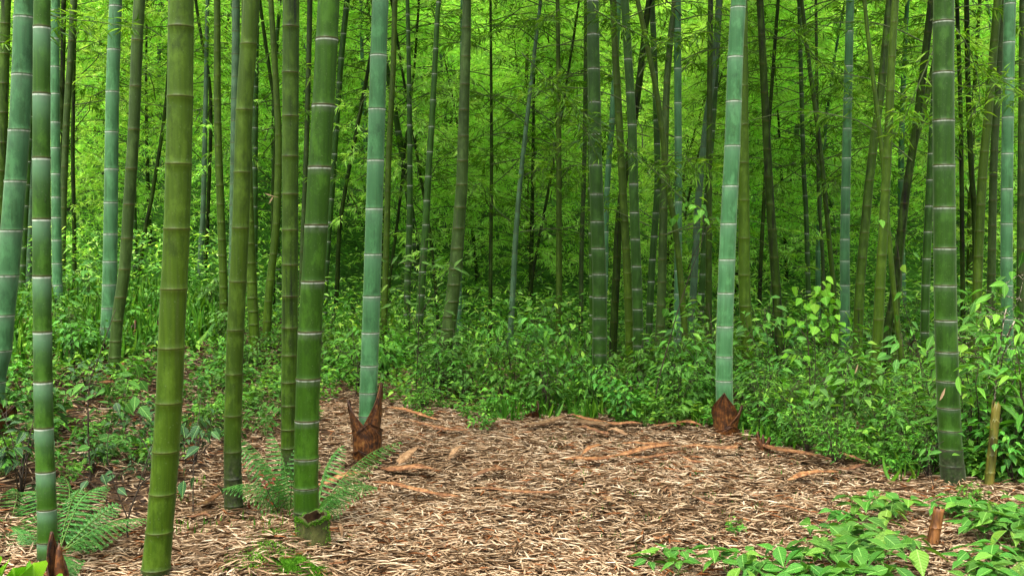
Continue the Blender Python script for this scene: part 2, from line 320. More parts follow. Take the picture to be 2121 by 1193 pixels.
CM = {
 'W': culm_mat('waxy_culm', (.023, .084, .025), (.036, .114, .038), .40, 1.0, .5, (.020, .058, .012), (.52, .72), rough=.55, streak=.3, sheen=.5),
 'A': culm_mat('banded_culm', (.016, .056, .001), (.024, .072, .002), .75, 1.0, .8, (.010, .036, .001), (.58, .75), rough=.45, streak=.3, sheen=.15),
 'G': culm_mat('green_culm', (.010, .038, .0008), (.017, .054, .0018), .05, .8, .7, (.008, .022, .004), (.6, .75), rough=.4, sheen=.3),
 'E': culm_mat('bright_green_culm', (.016, .056, .0003), (.024, .072, .0005), .0, .9, .9, (.014, .03, .003), (.62, .78), rough=.4, sheen=.08),
 'O': culm_mat('olive_culm', (.021, .050, .0006), (.034, .066, .001), 0, .15, .5, (.03, .05, .006), (.56, .70), sheen=.15),
 'Y': culm_mat('yellow_olive_culm', (.024, .056, .0006), (.036, .070, .001), 0, .15, .5, (.04, .075, .008), (.58, .72), sheen=.15),
 'S': culm_mat('stained_culm', (.016, .042, .0006), (.027, .058, .001), 0, .15, .6, (.004, .008, .001), (.52, .66), sheen=.15),
 'D': culm_mat('dark_culm', (.008, .020, .0015), (.016, .034, .003), 0, .1, .4, (.006, .006, .004), (.5, .62), sheen=.1),
 'P': culm_mat('pale_grey_culm', (.026, .058, .024), (.04, .075, .034), .3, .4, .7, (.03, .05, .02), (.62, .74), sheen=.4),
 'K': culm_mat('grey_olive_culm', (.017, .038, .004), (.027, .052, .008), 0, .3, .7, (.03, .045, .012), (.56, .70), sheen=.2),
}

# ---------------------------------------------------------------- ground
def build_ground():
    def axis(a, b, dense, step1, step2):
        v = list(np.arange(a, dense[0], step2)) + list(np.arange(dense[0], dense[1], step1)) + list(np.arange(dense[1], b + .01, step2)); return np.array(v)
    xs = axis(-150, 150, (-7, 7), .07, 1.3); ys = axis(-60, 160, (2, 14), .07, 1.1)
    X, Y = np.meshgrid(xs, ys); Z = ground(X, Y)
    nz = np.array([noise.noise(Vector((x * 2.2, y * 2.2, 0))) for x, y in zip(X.ravel(), Y.ravel())]).reshape(X.shape)
    Z = Z + nz * np.where(Y > 13, .15, .018) - .006
    V = np.stack([X, Y, Z], -1).reshape(-1, 3); nx = len(xs); ny = len(ys)
    i, j = np.meshgrid(np.arange(ny - 1), np.arange(nx - 1), indexing='ij'); a = (i * nx + j).ravel()
    L = np.stack([a, a + 1, a + nx + 1, a + nx], 1).ravel()
    yc = (Y[:-1, :-1]).ravel(); g = Geo()
    far = yc > 12.5
    g.add(V, L, np.full(len(a), 4)); g.M = [far.astype(np.int32)]
    o = g.build('ground', [M_SOIL, M_HILL]); o['kind'] = 'structure'
build_ground()

# leaf litter: dead bamboo leaves over the clearing
def build_litter():
    n = 330000
    y = 2.4 + 8.7 * rng.random(n) ** 1.15; x = (rng.random(n) * 2 - 1) * (.56 * y + 1.5)
    keep = np.ones(n, bool)
    # thinner below the plants on the left and at the back
    dens = np.where((x < -1.9) & (y > 4.6), .45, 1.0) * np.where(y > 8.7, .5, 1.0)
    dens = dens * np.where(np.sin(x * 3.1 + np.sin(y * 2.2) * 1.5) * np.sin(y * 4.7 + x) > .55, .62, 1.0)
    keep &= rng.random(n) < dens
    x = x[keep]; y = y[keep]; n = len(x)
    z = ground(x, y) + rng.random(n) ** 2 * .02 + .003
    clump = np.sin(x * 9 + np.sin(y * 7) * 2) * .5 + np.sin(y * 11 + x * 3) * .5
    z += np.maximum(0, clump) * .008
    for _, b, r0 in BASES.values():
        if b.y < 9.5: z += .045 * np.exp(-((x - b.x) ** 2 + (y - b.y) ** 2) / (r0 + .07) ** 2)
    az = rng.normal(0, 1.0, n) + np.where(rng.random(n) < .5, 0, math.pi) + .5 * np.sin(x * 1.7 + y * 2.3)
    el = rng.normal(0, .085, n)
    D = np.stack([np.cos(az) * np.cos(el), np.sin(az) * np.cos(el), np.sin(el)], 1)
    N = np.stack([rng.normal(0, .28, n), rng.normal(0, .28, n), np.ones(n)], 1)
    Ln = rng.uniform(.045, .115, n); Wd = np.minimum(Ln * rng.uniform(.07, .14, n), .0095)
    g = Geo(); r = np.clip(rng.normal(.58, .27, n) + .12 * np.sin(x * 2.1 + 3) * np.sin(y * 2.7), 0, 1)
    big = rng.random(n) < .02; Ln[big] *= 1.4; Wd[big] *= 2.0; r[big] = rng.random(big.sum()) * .35
    leaves(g, T_LIT, np.stack([x, y, z], 1), D, N, Ln, Wd, r)
    o = g.build('leaf_litter', LEAF_DRY)
    tag(o, 'thick carpet of dry tan bamboo leaves on the clearing floor', 'leaf litter', kind='stuff')

# ---------------------------------------------------------------- bamboo foliage prototypes
def axis_pts(H, lean, seed):
    r = random.Random(seed); a = r.uniform(0, 6.28); n = 14
    return [Vector((math.cos(a) * lean * (t / (n - 1)) ** 2 * H, math.sin(a) * lean * (t / (n - 1)) ** 2 * H, H * t / (n - 1))) for t in range(n)]
def crown_mesh(name, H, z0, z1, nb, blen, leaf_m, lean=.12, seed=1, per=9, twigs=7, lsize=(.07, .12), lw=.14, tw=.004, lower=1.0, ax=None):
    rg = np.random.default_rng(seed); ax = ax or axis_pts(H, lean, seed); g = Geo()
    axn = np.array([tuple(p) for p in ax]); zz = axn[:, 2]
    P_, D_, sd = [], [], []
    for b in range(nb):
        z = z0 + (z1 - z0) * (b + rg.random()) / nb; s = (z - z0) / (z1 - z0)
        o = np.array([np.interp(z, zz, axn[:, 0]), np.interp(z, zz, axn[:, 1]), z])
        az = rg.random() * 6.283; L = blen * (1.15 - .6 * s) * rg.uniform(.6, 1.2) * (lower if s < .3 else 1)
        el = rg.uniform(.25, .75); k = 7
        t = np.linspace(0, 1, k)
        hx = L * t * math.cos(el); hz = L * t * math.sin(el) - L * .55 * t ** 2.2
        wob = rg.normal(0, .03, k).cumsum() * L
        pts = np.stack([o[0] + hx * math.cos(az) - wob * math.sin(az), o[1] + hx * math.sin(az) + wob * math.cos(az), o[2] + hz], 1)
        g.tube([tuple(p) for p in pts], [tw * (1.6 - 1.3 * q) for q in t], 3, mat=1, cap=False)
        for j in range(twigs):
            tt = rg.uniform(.22, 1); p0 = np.array([np.interp(tt, t, pts[:, c]) for c in range(3)])
            a2 = az + rg.normal(0, .9); e2 = rg.uniform(-.5, .4); l2 = rg.uniform(.12, .34) * (1.2 - .4 * tt)
            dd = np.array([math.cos(a2) * math.cos(e2), math.sin(a2) * math.cos(e2), math.sin(e2)])
            g.tube([tuple(p0), tuple(p0 + dd * l2)], [tw * .45, tw * .2], 3, mat=1, cap=False)
            m = rg.integers(per - 3, per + 4); q = rg.uniform(.15, 1.05, m)
            P_.append(p0 + dd * l2 * q[:, None]); a3 = a2 + rg.normal(0, .75, m); e3 = e2 + rg.normal(-.35, .45, m)
            D_.append(np.stack([np.cos(a3) * np.cos(e3), np.sin(a3) * np.cos(e3), np.sin(e3)], 1))
            sd.append(np.full(m, rg.normal(0, .13)))
    P = np.concatenate(P_); D = np.concatenate(D_); n = len(P)
    N = np.stack([rg.normal(0, .5, n), rg.normal(0, .5, n), np.ones(n)], 1)
    Ln = rg.uniform(lsize[0], lsize[1], n)
    leaves(g, T_FINE, P, D, N, Ln, Ln * lw * rg.uniform(.8, 1.2, n), np.clip(rg.normal(.48, .22, n) + np.concatenate(sd), 0, 1), 0)
    return g.build(name, [leaf_m, M_TWIG], link=False), ax

def culm_mesh(name, cp, rad, zn, m, seg=14, foot=.1):
    """cp: callable z-> centre (local, x,y), rad: callable z->radius, zn: node heights (sorted)"""
    zs = []
    z_lo, z_hi = zn[0], zn[-1]
    for a, b in zip(zn[:-1], zn[1:]):
        ln = b - a; s = min(1, ln / .2)
        zs += [(a - .0018, .2, .6, .5, 1.03, 0), (a + .0015, 0, 1, 0, 1.065, 0), (a + .0045 * s, 0, .5, 0, 1.03, 0), (a + .010 * s, 0, 0, 0, .995, 0), (a + .03 * s, 0, 0, 0, .985, 0), (a + ln * .3, 0, 0, .03, .985, 0), (b - ln * .42, 0, 0, .18, .99, 0), (b - .04 * s, 0, 0, .72, 1.0, 0), (b - .0095 * s, .12, 0, .95, 1.0, 0), (b - .008 * s, 1, 0, 1, 1.012, 0), (b - .0035 * s, 1, 0, 1, 1.02, 0)]
    V = []; A = []
    for z, r_, g_, b_, k, _ in zs:
        c = cp(z); rr = rad(z) * k
        for j in range(seg):
            t = 2 * math.pi * j / seg; V.append((c[0] + rr * math.cos(t), c[1] + rr * math.sin(t), z)); A.append((r_, g_, b_, max(0., min(1., (foot - z) / (.4 * foot)))))
    n = len(zs); i, j = np.meshgrid(np.arange(n - 1), np.arange(seg), indexing='ij')
    a = (i * seg + j).ravel(); b = (i * seg + (j + 1) % seg).ravel()
    L = np.stack([a, b, b + seg, a + seg], 1).ravel(); T = [4] * len(a)
    L = list(L) + list(range((n - 1) * seg, n * seg)); T.append(seg)
    g = Geo(); g.add(V, L, T); me = g.build(name, m, link=False)
    ca = me.attributes.new('nodecol', 'FLOAT_COLOR', 'POINT'); ca.data.foreach_set('color', np.array(A, np.float32).ravel())
    return me

# far bamboo prototypes (each a culm + a leafy crown)
PROTO = []
for i in range(6):
    H = [5.6, 6.4, 5.2, 6.8, 5.0, 6.0][i]
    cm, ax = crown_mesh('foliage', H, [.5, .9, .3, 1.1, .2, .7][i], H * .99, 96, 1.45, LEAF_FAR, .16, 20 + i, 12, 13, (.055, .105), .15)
    axn = np.array([tuple(p) for p in ax])
    r0 = [.040, .046, .032, .05, .028, .042][i]
    nodes = [-.3]
    while nodes[-1] < H * .96: nodes.append(nodes[-1] + .16 + .2 * min(1, (nodes[-1] + .3) / 2.5))
    mkey = ['O', 'W', 'D', 'G', 'D', 'P'][i]
    me = culm_mesh('culm', lambda z, a=axn: (np.interp(z, a[:, 2], a[:, 0]), np.interp(z, a[:, 2], a[:, 1])), lambda z, r0=r0, H=H: r0 * max(.12, 1 - .85 * max(0, z) / H), nodes, CM[mkey], 8)
    PROTO.append((cm, me, H))
FAR_LABEL = 'slim feathery bamboo in the crowd covering the slope behind the grove'
def far_trees():
    pts = []; tries = 0
    def ok(x, y, s): return all((x - a) ** 2 + (y - b) ** 2 > s * s for a, b in pts)
    while len(pts) < 262 and tries < 20000:
        tries += 1; y = 13.4 + 23 * rng.random() ** 1.1; x = (rng.random() * 2 - 1) * (.55 * y + .8)
        if ok(x, y, 1.0 + .008 * y): pts.append((x, y))
    for k, (x, y) in enumerate(pts):
        i = int(rng.integers(0, 6)); cm, me, H = PROTO[i]
        o = empty('bamboo', (x, y, gz(x, y)), rng.random() * 6.28, label=FAR_LABEL, cat='bamboo', group='feathery bamboos on the slope behind')
        s = rng.uniform(.85, 1.2) * (1.0 if y < 30 else 1.2); o.scale = (s, s, s); o.rotation_euler.x = rng.normal(0, .06); o.rotation_euler.y = rng.normal(0, .07)
        part('culm', me, o); part('foliage', cm, o)
far_trees()

# crowns for the culms that stand near: high up above the frame, thickened to shade the foreground, and sparse twiggy ones for the middle distance
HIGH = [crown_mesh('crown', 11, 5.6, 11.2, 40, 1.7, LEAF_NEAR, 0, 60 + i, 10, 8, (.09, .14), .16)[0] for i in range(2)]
_tn = [-.2]
while _tn[-1] < 11.3: _tn.append(_tn[-1] + .16 + .2 * min(1, (_tn[-1] + .3) / 2.5))
PROTO_TALL = culm_mesh('culm', lambda z: (0, 0), lambda z: .05 * max(.12, 1 - .85 * max(0, z) / 11.5), _tn, CM['O'], 14)
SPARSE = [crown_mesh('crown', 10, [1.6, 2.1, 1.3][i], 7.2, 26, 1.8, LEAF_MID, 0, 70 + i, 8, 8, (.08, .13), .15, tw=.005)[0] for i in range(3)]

# ---------------------------------------------------------------- the individually placed culms
def catmull(pts, m=6):
    if len(pts) < 3: return pts
    P = [pts[0] * 2 - pts[1]] + pts + [pts[-1] * 2 - pts[-2]]; out = []
    for i in range(1, len(P) - 2):
        for k in range(m):
            t = k / m; a, b, c, d = P[i - 1], P[i], P[i + 1], P[i + 2]
            out.append(.5 * ((2 * b) + (c - a) * t + (2 * a - 5 * b + 4 * c - d) * t * t + (3 * b - a - 3 * c + d) * t ** 3))
    return out + [pts[-1]]
BASES = {}
def bamboo(key, label, mk, depth, pts, w0, w1, nodes=None, sp=.24, crown='high', H=11.5, group=None, seg=20, top=None, foot=.1):
    """pts: picture points bottom -> top of the culm's centre line; w0/w1 widths there; nodes: heights of the rings in the picture"""
    if depth is None: depth = hit(*pts[0]).y
    P = catmull([at(x, y, depth) for x, y in pts]); z = np.array([p.z for p in P]); x = np.array([p.x for p in P])
    o_ = np.argsort(z); z = z[o_]; x = x[o_]
    s0 = (x[1] - x[0]) / (z[1] - z[0] + 1e-9); k = min(len(z) - 1, 6); s1 = (x[-1] - x[-1 - k]) / (z[-1] - z[-1 - k])
    s0 = max(-.25, min(.25, s0)); zb, zt = z[0], z[-1]
    def cx(q):
        if q < zb: return x[0] + s0 * (q - zb)
        if q > zt: return x[-1] + s1 * (q - zt)
        return float(np.interp(q, z, x))
    g0 = zb
    for _ in range(20): g0 = gz(cx(g0), depth)
    bx = cx(g0); r0, r1 = w0 * depth / F / 2, w1 * depth / F / 2
    ztop = g0 + H if top is None else at(pts[-1][0], top, depth).z
    def rad(lz):
        q = lz + g0
        if q <= zt: v = np.interp(q, [zb, zt], [r0, r1])
        else: v = r1 * (1 - .85 * ((q - zt) / max(.1, g0 + H - zt)) ** 1.2)
        return float(max(.006, v)) * (1 + .10 * max(0, 1 - lz / .25))
    r = random.Random(key)
    zn = []
    if nodes:
        zn = sorted(at(CX, ny, depth).z for ny in nodes)
        step = zn[1] - zn[0]; q = zn[0]
        while q > g0 - .1: step = max(.06, step * .88); q -= step; zn.insert(0, q)
        q = zn[-1]; step = zn[-1] - zn[-2]
    else:
        q = g0 - .08; zn = [q]; step = sp * .5
        while q < g0 + 1.5 and q < ztop: step = min(sp, step * 1.12); q += step * r.uniform(.94, 1.06); zn.append(q)
        step = sp
    while q < ztop:
        step = min(.40, step * 1.01); q += step; zn.append(q)
    if top is not None:
        zn = [v for v in zn if v < ztop - .03] + [ztop]
    zn = [v - g0 for v in zn]
    root = empty('bamboo', (bx, depth, g0), label=label, cat='bamboo', group=group)
    me = culm_mesh('culm', lambda lz: (cx(lz + g0) - bx, .0), rad, zn, CM[mk], seg, foot)
    part('culm', me, root); BASES[key] = (root, Vector((bx, depth, g0)), r0)
    if crown:
        lib = HIGH if crown == 'high' else SPARSE
        c = part('crown', lib[r.randrange(len(lib))], root)
        zc = 6.0; slope = s1; c.rotation_euler = (0, math.atan(slope) if crown == 'high' else math.atan((cx(g0 + 5) - bx) / 5), 0)
        c.rotation_euler.z = 0
        c.delta_rotation_euler = (0, 0, 0)
        if crown == 'high': c.location = (cx(g0 + zc) - bx - math.tan(c.rotation_euler.y) * zc, 0, 0)
    return root

B = bamboo
# --- foreground and left
B('L1', 'waxy blue-green bamboo at the far left edge, leaning right, ringed by brown husks', 'W', None, [(-16, 905), (-12, 790), (1, 725), (7, 650), (16, 570), (32, 375), (44, 195), (51, 0)], 46, 40, [790, 725, 652, 570, 477, 375, 270, 155, 36])
B('L2', 'bright green bamboo with broad white bands, its foot beside a red-brown husk', 'A', None, [(99, 1185), (97, 1053), (91, 885), (88, 690), (86, 455), (86, 195), (87, 0)], 40, 33, [1160, 1120, 1053, 975, 885, 790, 687, 572, 454, 328, 195, 57])
B('L12', 'thick olive bamboo in front, its foot below the picture edge', 'O', 4.1, [(315, 1250), (323, 1176), (337, 1021), (350, 834), (357, 660), (366, 475), (373, 202), (375, 0)], 56, 51, [1176, 1100, 1021, 934, 834, 721, 599, 475, 341, 202, 58])
B('L13', 'yellow-green bamboo with its dark foot behind fern fronds', 'Y', None, [(485, 1073), (482, 960), (483, 861), (488, 684), (498, 473), (506, 229), (515, 93), (521, 0)], 37, 33, [1045, 990, 935, 861, 775, 684, 584, 473, 358, 229, 93], foot=.42)
B('L20', 'black-stained olive bamboo just behind the thick green one', 'S', None, [(600, 1000), (598, 890), (600, 700), (601, 403), (602, 152), (603, 0)], 33, 34, [965, 927, 889, 840, 792, 736, 679, 614, 549, 477, 403, 325, 242, 152, 57], foot=.25)
B('L21', 'thick bright green bamboo rising behind the mossy stump', 'E', None, [(637, 1112), (634, 1008), (636, 870), (642, 687), (651, 540), (662, 347), (673, 160), (681, 0)], 52, 45, [1090, 1058, 1008, 948, 870, 784, 687, 583, 467, 347, 219, 82], foot=.16)
B('L25', 'waxy pale green bamboo left of the clearing with a torn brown husk collar', 'W', None, [(761, 960), (762, 852), (765, 756), (770, 613), (778, 332), (784, 115), (788, 0)], 38, 34, [900, 860, 812, 756, 688, 613, 526, 432, 332, 226, 115, -5])
B('L50', 'waxy blue-green bamboo right of the clearing, brown husk wrapped round its foot', 'W', None, [(1503, 905), (1500, 787), (1502, 650), (1509, 463), (1517, 302), (1523, 118), (1530, 0)], 36, 31, [880, 836, 787, 737, 675, 606, 537, 463, 385, 302, 210, 118, 16])
B('L62', 'thickest dark green bamboo at right with grey scarred foot and white rings', 'G', None, [(1976, 1008), (1967, 890), (1959, 663), (1956, 430), (1954, 151), (1955, 0)], 47, 41, [1000, 963, 929, 890, 843, 788, 728, 663, 591, 514, 430, 343, 250, 151, 46], foot=.26)
# --- left middle distance
B('L10', 'waxy blue-green bamboo crossing the foot of a dark olive one at left', 'W', None, [(219, 735), (225, 650), (228, 541), (230, 400), (233, 190), (236, 90), (240, 0)], 30, 25, [710, 678, 637, 589, 541, 484, 419, 350, 273, 190, 103, 13], crown='high')
B('L11', 'dark olive bamboo leaning right, foot in front of the waxy one', 'K', None, [(235, 782), (243, 664), (258, 558), (267, 424), (277, 269), (284, 85), (289, 0)], 24, 23, [765, 740, 707, 664, 616, 558, 494, 424, 350, 269, 180, 85])
B('L3', 'waxy green bamboo with close white rings, right behind the white-banded one', 'W', 9.4, [(121, 640), (118, 545), (115, 306), (114, 138), (115, 0)], 20, 17, [590, 545, 497, 450, 408, 360, 306, 253, 194, 138, 80, 22])
B('L4', 'dark green bamboo glimpsed between the two leftmost thick ones', 'G', 11, [(42, 640), (48, 500), (57, 330), (66, 150), (74, 0)], 16, 13)
B('L5', 'pale waxy bamboo in the gap left of the white-banded one', 'P', 12, [(58, 640), (61, 480), (66, 300), (70, 0)], 14, 12)
B('L6', 'mottled brown-olive bamboo at the upper left edge behind the waxy one', 'S', 8.5, [(-4, 700), (0, 430), (6, 230), (12, 0)], 22, 20)
B('L7', 'very dark thin bamboo near the upper left corner', 'D', 12.5, [(118, 640), (124, 400), (129, 180), (132, 0)], 11, 10, crown='sparse')
B('L8', 'grey-brown bamboo leaning right beside the waxy pair at left', 'K', 12, [(128, 640), (131, 440), (139, 226), (147, 113), (153, 0)], 13, 14)
B('L9', 'black thin bamboo behind the ferny bank at left', 'D', 12.8, [(156, 640), (153, 450), (151, 280), (156, 0)], 9, 7, crown='sparse')
B('L14', 'slim olive bamboo between two thick olive ones', 'O', 10.4, [(462, 700), (463, 597), (457, 430), (451, 256), (450, 120), (450, 0)], 18, 13, [660, 628, 595, 563, 530, 497, 461, 424, 385, 345, 303, 256, 208, 158, 108, 54])
B('L15', 'grey waxy bamboo half hidden behind the yellow-green one', 'P', 11.5, [(480, 660), (484, 400), (488, 118), (489, 0)], 16, 16)
B('L16', 'deep green white-ringed bamboo peeping out right of the yellow-green one', 'G', 12.5, [(526, 660), (527, 474), (528, 290), (531, 0)], 14, 12)
B('L17', 'short-jointed green bamboo with swollen foot left of the stained one', 'O', None, [(530, 752), (526, 680), (522, 600), (517, 480), (512, 300), (508, 0)], 23, 16, [740, 720, 697, 672, 645, 617, 585, 545, 505, 460, 410, 355, 300, 240, 180, 110, 40])
B('L18', 'green bamboo with a kink, right of the yellow-green one', 'O', 10.5, [(552, 695), (558, 600), (569, 503), (574, 430), (577, 300), (573, 200), (561, 0)], 18, 11, sp=.3)
B('L19', 'thin dark bamboo bowing left towards its top, left of the stained one', 'D', 12.5, [(566, 650), (566, 400), (572, 250), (560, 160), (543, 40), (538, 0)], 9, 7, crown='sparse')
B('L23', 'thin lichen-speckled dark bamboo between the stained and the thick green one', 'K', 12, [(622, 660), (625, 553), (634, 320), (640, 100), (642, 0)], 10, 11)
B('L22', 'slim green white-ringed bamboo close along the right side of the thick green one', 'G', 12.5, [(670, 690), (676, 553), (690, 367), (696, 270), (707, 120), (719, 0)], 12, 12, [580, 540, 500, 460, 412, 368, 319, 270, 222, 171, 121, 70, 18])
B('L24', 'thin black leaning bamboo left of the husk-collared waxy one', 'D', 12.5, [(690, 690), (698, 600), (703, 478), (718, 377), (731, 312), (766, 126), (790, 0)], 10, 7, crown='sparse')
# --- centre
B('L26', 'olive bamboo close behind the right side of the husk-collared waxy one', 'O', 11, [(793, 720), (798, 593), (805, 330), (814, 150), (818, 0)], 14, 11)
B('L27', 'straight slim green white-ringed bamboo, left one of the pair at centre left', 'G', 11.5, [(842, 740), (844, 593), (848, 467), (849, 345), (847, 150), (844, 0)], 15, 8, [690, 650, 612, 580, 549, 508, 467, 425, 384, 343, 300, 259, 218, 176, 137, 98, 64, 30], crown='high')
B('L28', 'slim green white-ringed bamboo leaning right, right one of the centre-left pair', 'G', 11, [(866, 705), (876, 553), (882, 465), (887, 365), (894, 262), (900, 153), (905, 50), (909, 0)], 17, 10, [650, 610, 562, 514, 465, 415, 365, 314, 262, 207, 153, 101, 50, 5])
B('L29', 'very thin dark bamboo leaning left across the centre-left pair', 'D', 12.8, [(908, 680), (902, 593), (890, 478), (877, 402), (859, 292), (844, 211), (832, 140), (810, 0)], 7, 5, crown='sparse')
B('L30', 'very thin dark bamboo leaning right, left of the centre-left pair', 'D', 13, [(800, 680), (806, 593), (814, 528), (827, 427), (842, 281), (858, 140), (868, 0)], 7, 5, crown='sparse')
B('L31', 'stout grey-olive bamboo with a curved foot, left of centre', 'K', 9.8, [(926, 700), (929, 683), (940, 593), (947, 515), (953, 430), (957, 370), (961, 229), (965, 100), (967, 0)], 30, 18, [682, 655, 625, 590, 558, 515, 473, 430, 383, 334, 283, 229, 176, 118, 58])
B('L32', 'thin bright waxy bamboo tucked behind the stout grey-olive one', 'W', 12, [(950, 700), (951, 590), (955, 430), (957, 200), (958, 0)], 12, 9)
B('L33', 'black pole-straight thin bamboo at the very centre with bare side twigs', 'D', 12, [(1014, 720), (1016, 593), (1018, 300), (1016, 0)], 9, 5, crown='sparse')
B('L34', 'pale grey waxy thin bamboo leaning right, right of centre', 'P', 11.5, [(1053, 735), (1057, 690), (1063, 590), (1069, 478), (1079, 362), (1094, 226), (1107, 110), (1120, 0)], 13, 7, crown='sparse')
B('L35', 'straight slim plain green bamboo left of the thick white-ringed group', 'O', 11.5, [(1157, 700), (1158, 590), (1157, 200), (1155, 0)], 14, 8, crown='sparse')
B('L36', 'slim dull brown-green bamboo just left of the thick white-ringed group', 'K', 12.5, [(1203, 690), (1205, 500), (1210, 350), (1213, 150), (1214, 0)], 10, 9)
B('L37', 'thick dark green white-ringed bamboo, left end of the crowded group', 'G', 8.8, [(1242, 740), (1242, 600), (1238, 480), (1234, 342), (1230, 143), (1228, 0)], 31, 24, [698, 658, 615, 567, 514, 459, 402, 342, 278, 212, 143, 72, 3])
B('L38', 'thin green bamboo hugging the left side of the thick white-ringed one', 'E', 11, [(1225, 700), (1224, 560), (1222, 430), (1220, 200), (1219, 0)], 9, 7)
B('L39', 'slim waxy bamboo slanting out right of the thick white-ringed one', 'W', 11, [(1250, 640), (1253, 590), (1256, 430), (1262, 315), (1267, 262), (1282, 0)], 12, 12)
B('L40', 'plain olive bamboo second from left in the crowded group', 'O', 10, [(1304, 710), (1302, 640), (1298, 543), (1290, 390), (1281, 226), (1275, 120), (1270, 0)], 18, 14, sp=.26)
B('L41', 'dark green white-ringed bamboo leaning left in the crowded group', 'G', 9.3, [(1322, 720), (1321, 650), (1318, 551), (1314, 440), (1309, 258), (1301, 123), (1294, 0)], 22, 17, [680, 640, 598, 551, 495, 440, 381, 318, 258, 192, 123, 58])
B('L42', 'dark bamboo slanting across behind the crowded group', 'D', 10.5, [(1270, 710), (1277, 560), (1285, 430), (1317, 225), (1338, 50), (1345, 0)], 17, 13)
B('L43', 'slim white-ringed green bamboo in the middle of the crowded group', 'G', 10.8, [(1343, 720), (1350, 560), (1361, 400), (1361, 300), (1355, 113), (1350, 0)], 15, 12)
B('L44', 'olive bamboo leaning left across the crowded group, twigs at its joints', 'O', 9.6, [(1421, 760), (1418, 680), (1408, 560), (1398, 470), (1382, 377), (1372, 277), (1357, 176), (1331, 50), (1320, 0)], 15, 10, crown='sparse')
B('L45', 'dull olive bamboo behind the left-leaning one', 'K', 10, [(1366, 710), (1371, 590), (1375, 400), (1380, 200), (1388, 90), (1398, 0)], 20, 12, crown='sparse')
B('L46', 'upright waxy bamboo with white rings right of the left-leaning one', 'W', 10, [(1403, 760), (1404, 640), (1405, 400), (1404, 200), (1403, 0)], 16, 15, [700, 655, 608, 560, 515, 482, 418, 351, 284, 213, 142, 60])
B('L47', 'dark olive upright bamboo left of the husk-footed waxy one', 'S', 10.5, [(1468, 760), (1468, 600), (1469, 300), (1472, 0)], 14, 11)
B('L48', 'grey waxy bamboo leaning right, carrying a leafy climber', 'P', 11.5, [(1429, 755), (1432, 660), (1437, 590), (1444, 453), (1450, 377), (1463, 250), (1480, 130), (1489, 0)], 16, 12)
B('L49', 'slim deep green white-ringed bamboo leaning right next to the climber', 'G', 12, [(1447, 760), (1451, 650), (1456, 560), (1465, 400), (1477, 250), (1486, 100), (1492, 0)], 15, 10)
# --- right
B('L51', 'olive-green bamboo close behind the right side of the husk-footed waxy one', 'Y', 9, [(1553, 815), (1547, 700), (1542, 593), (1541, 450), (1540, 240), (1539, 0)], 27, 18, sp=.33)
B('L52', 'blackish bamboo leaning left in the gap right of the husk-footed waxy one', 'D', 9, [(1618, 750), (1612, 660), (1605, 560), (1594, 400), (1584, 200), (1574, 0)], 20, 14)
B('L53', 'slim dark olive bamboo leaning left towards the top, beside the lime-leaved sapling', 'S', 11.5, [(1737, 740), (1727, 600), (1711, 430), (1698, 300), (1675, 126), (1660, 0)], 11, 8, crown='sparse')
B('L54', 'upright blue-grey waxy bamboo behind the lime-leaved sapling', 'W', 9.8, [(1749, 765), (1750, 643), (1750, 500), (1752, 388), (1756, 204), (1759, 80), (1761, 0)], 21, 16, [720, 680, 643, 590, 540, 495, 444, 388, 327, 266, 204, 137, 65])
B('L55', 'thin upright dark green bamboo left of the lime-leaved sapling', 'G', 12.5, [(1679, 730), (1674, 600), (1670, 450), (1664, 330), (1655, 0)], 11, 8, crown='sparse')
B('L56', 'bamboo leaning right, dark above and green below, right of the upright blue-grey one', 'S', 9.5, [(1772, 780), (1775, 744), (1781, 598), (1791, 478), (1806, 327), (1826, 176), (1843, 0)], 21, 15)
B('L57', 'bright olive bamboo leaning slightly right with its foot in the undergrowth', 'Y', 7.9, [(1809, 880), (1816, 744), (1823, 593), (1831, 453), (1839, 300), (1847, 126), (1855, 0)], 24, 14, sp=.25)
B('L58', 'dark bamboo leaning strongly right, the lower of two crossing ones', 'D', 9, [(1826, 790), (1835, 700), (1853, 600), (1872, 430), (1895, 280), (1915, 126), (1930, 0)], 18, 15, crown='sparse')
B('L59', 'dark green bamboo leaning right, the upper of two crossing ones', 'S', 10, [(1850, 760), (1862, 560), (1885, 350), (1907, 250), (1934, 140), (1960, 0)], 14, 12)
B('L60', 'slim olive bamboo leaning left near the bright olive one', 'O', 8.6, [(1878, 870), (1870, 780), (1860, 680), (1850, 590), (1838, 450), (1825, 300), (1803, 120), (1790, 0)], 12, 8)
B('L61', 'dark green white-ringed bamboo just left of the thickest dark green one', 'G', 9.5, [(1916, 780), (1916, 640), (1921, 500), (1928, 350), (1936, 200), (1945, 0)], 18, 14)
B('L63', 'thin black bamboo just right of the thickest dark green one', 'D', 11, [(1995, 700), (1994, 600), (1990, 250), (1982, 0)], 10, 8, crown='sparse')
B('L64', 'second thin black bamboo right of the thickest dark green one', 'D', 11, [(2023, 700), (2021, 560), (2018, 430), (2012, 352), (2005, 176), (2002, 0)], 12, 10, crown='sparse')
B('L65', 'olive-green bamboo leaning right, fourth from the right edge', 'O', 9.3, [(2016, 770), (2024, 598), (2034, 377), (2048, 226), (2056, 126), (2067, 0)], 20, 16)
B('L66', 'slim dull green bamboo just left of the waxy one at the right edge', 'K', 10, [(2048, 740), (2053, 600), (2058, 350), (2066, 200), (2078, 0)], 18, 13)
B('L67', 'waxy green white-ringed bamboo at the right edge', 'W', 8.6, [(2088, 810), (2086, 640), (2085, 480), (2088, 200), (2092, 0)], 24, 23, [770, 720, 660, 590, 533, 463, 391, 318, 243, 163, 88, 8])
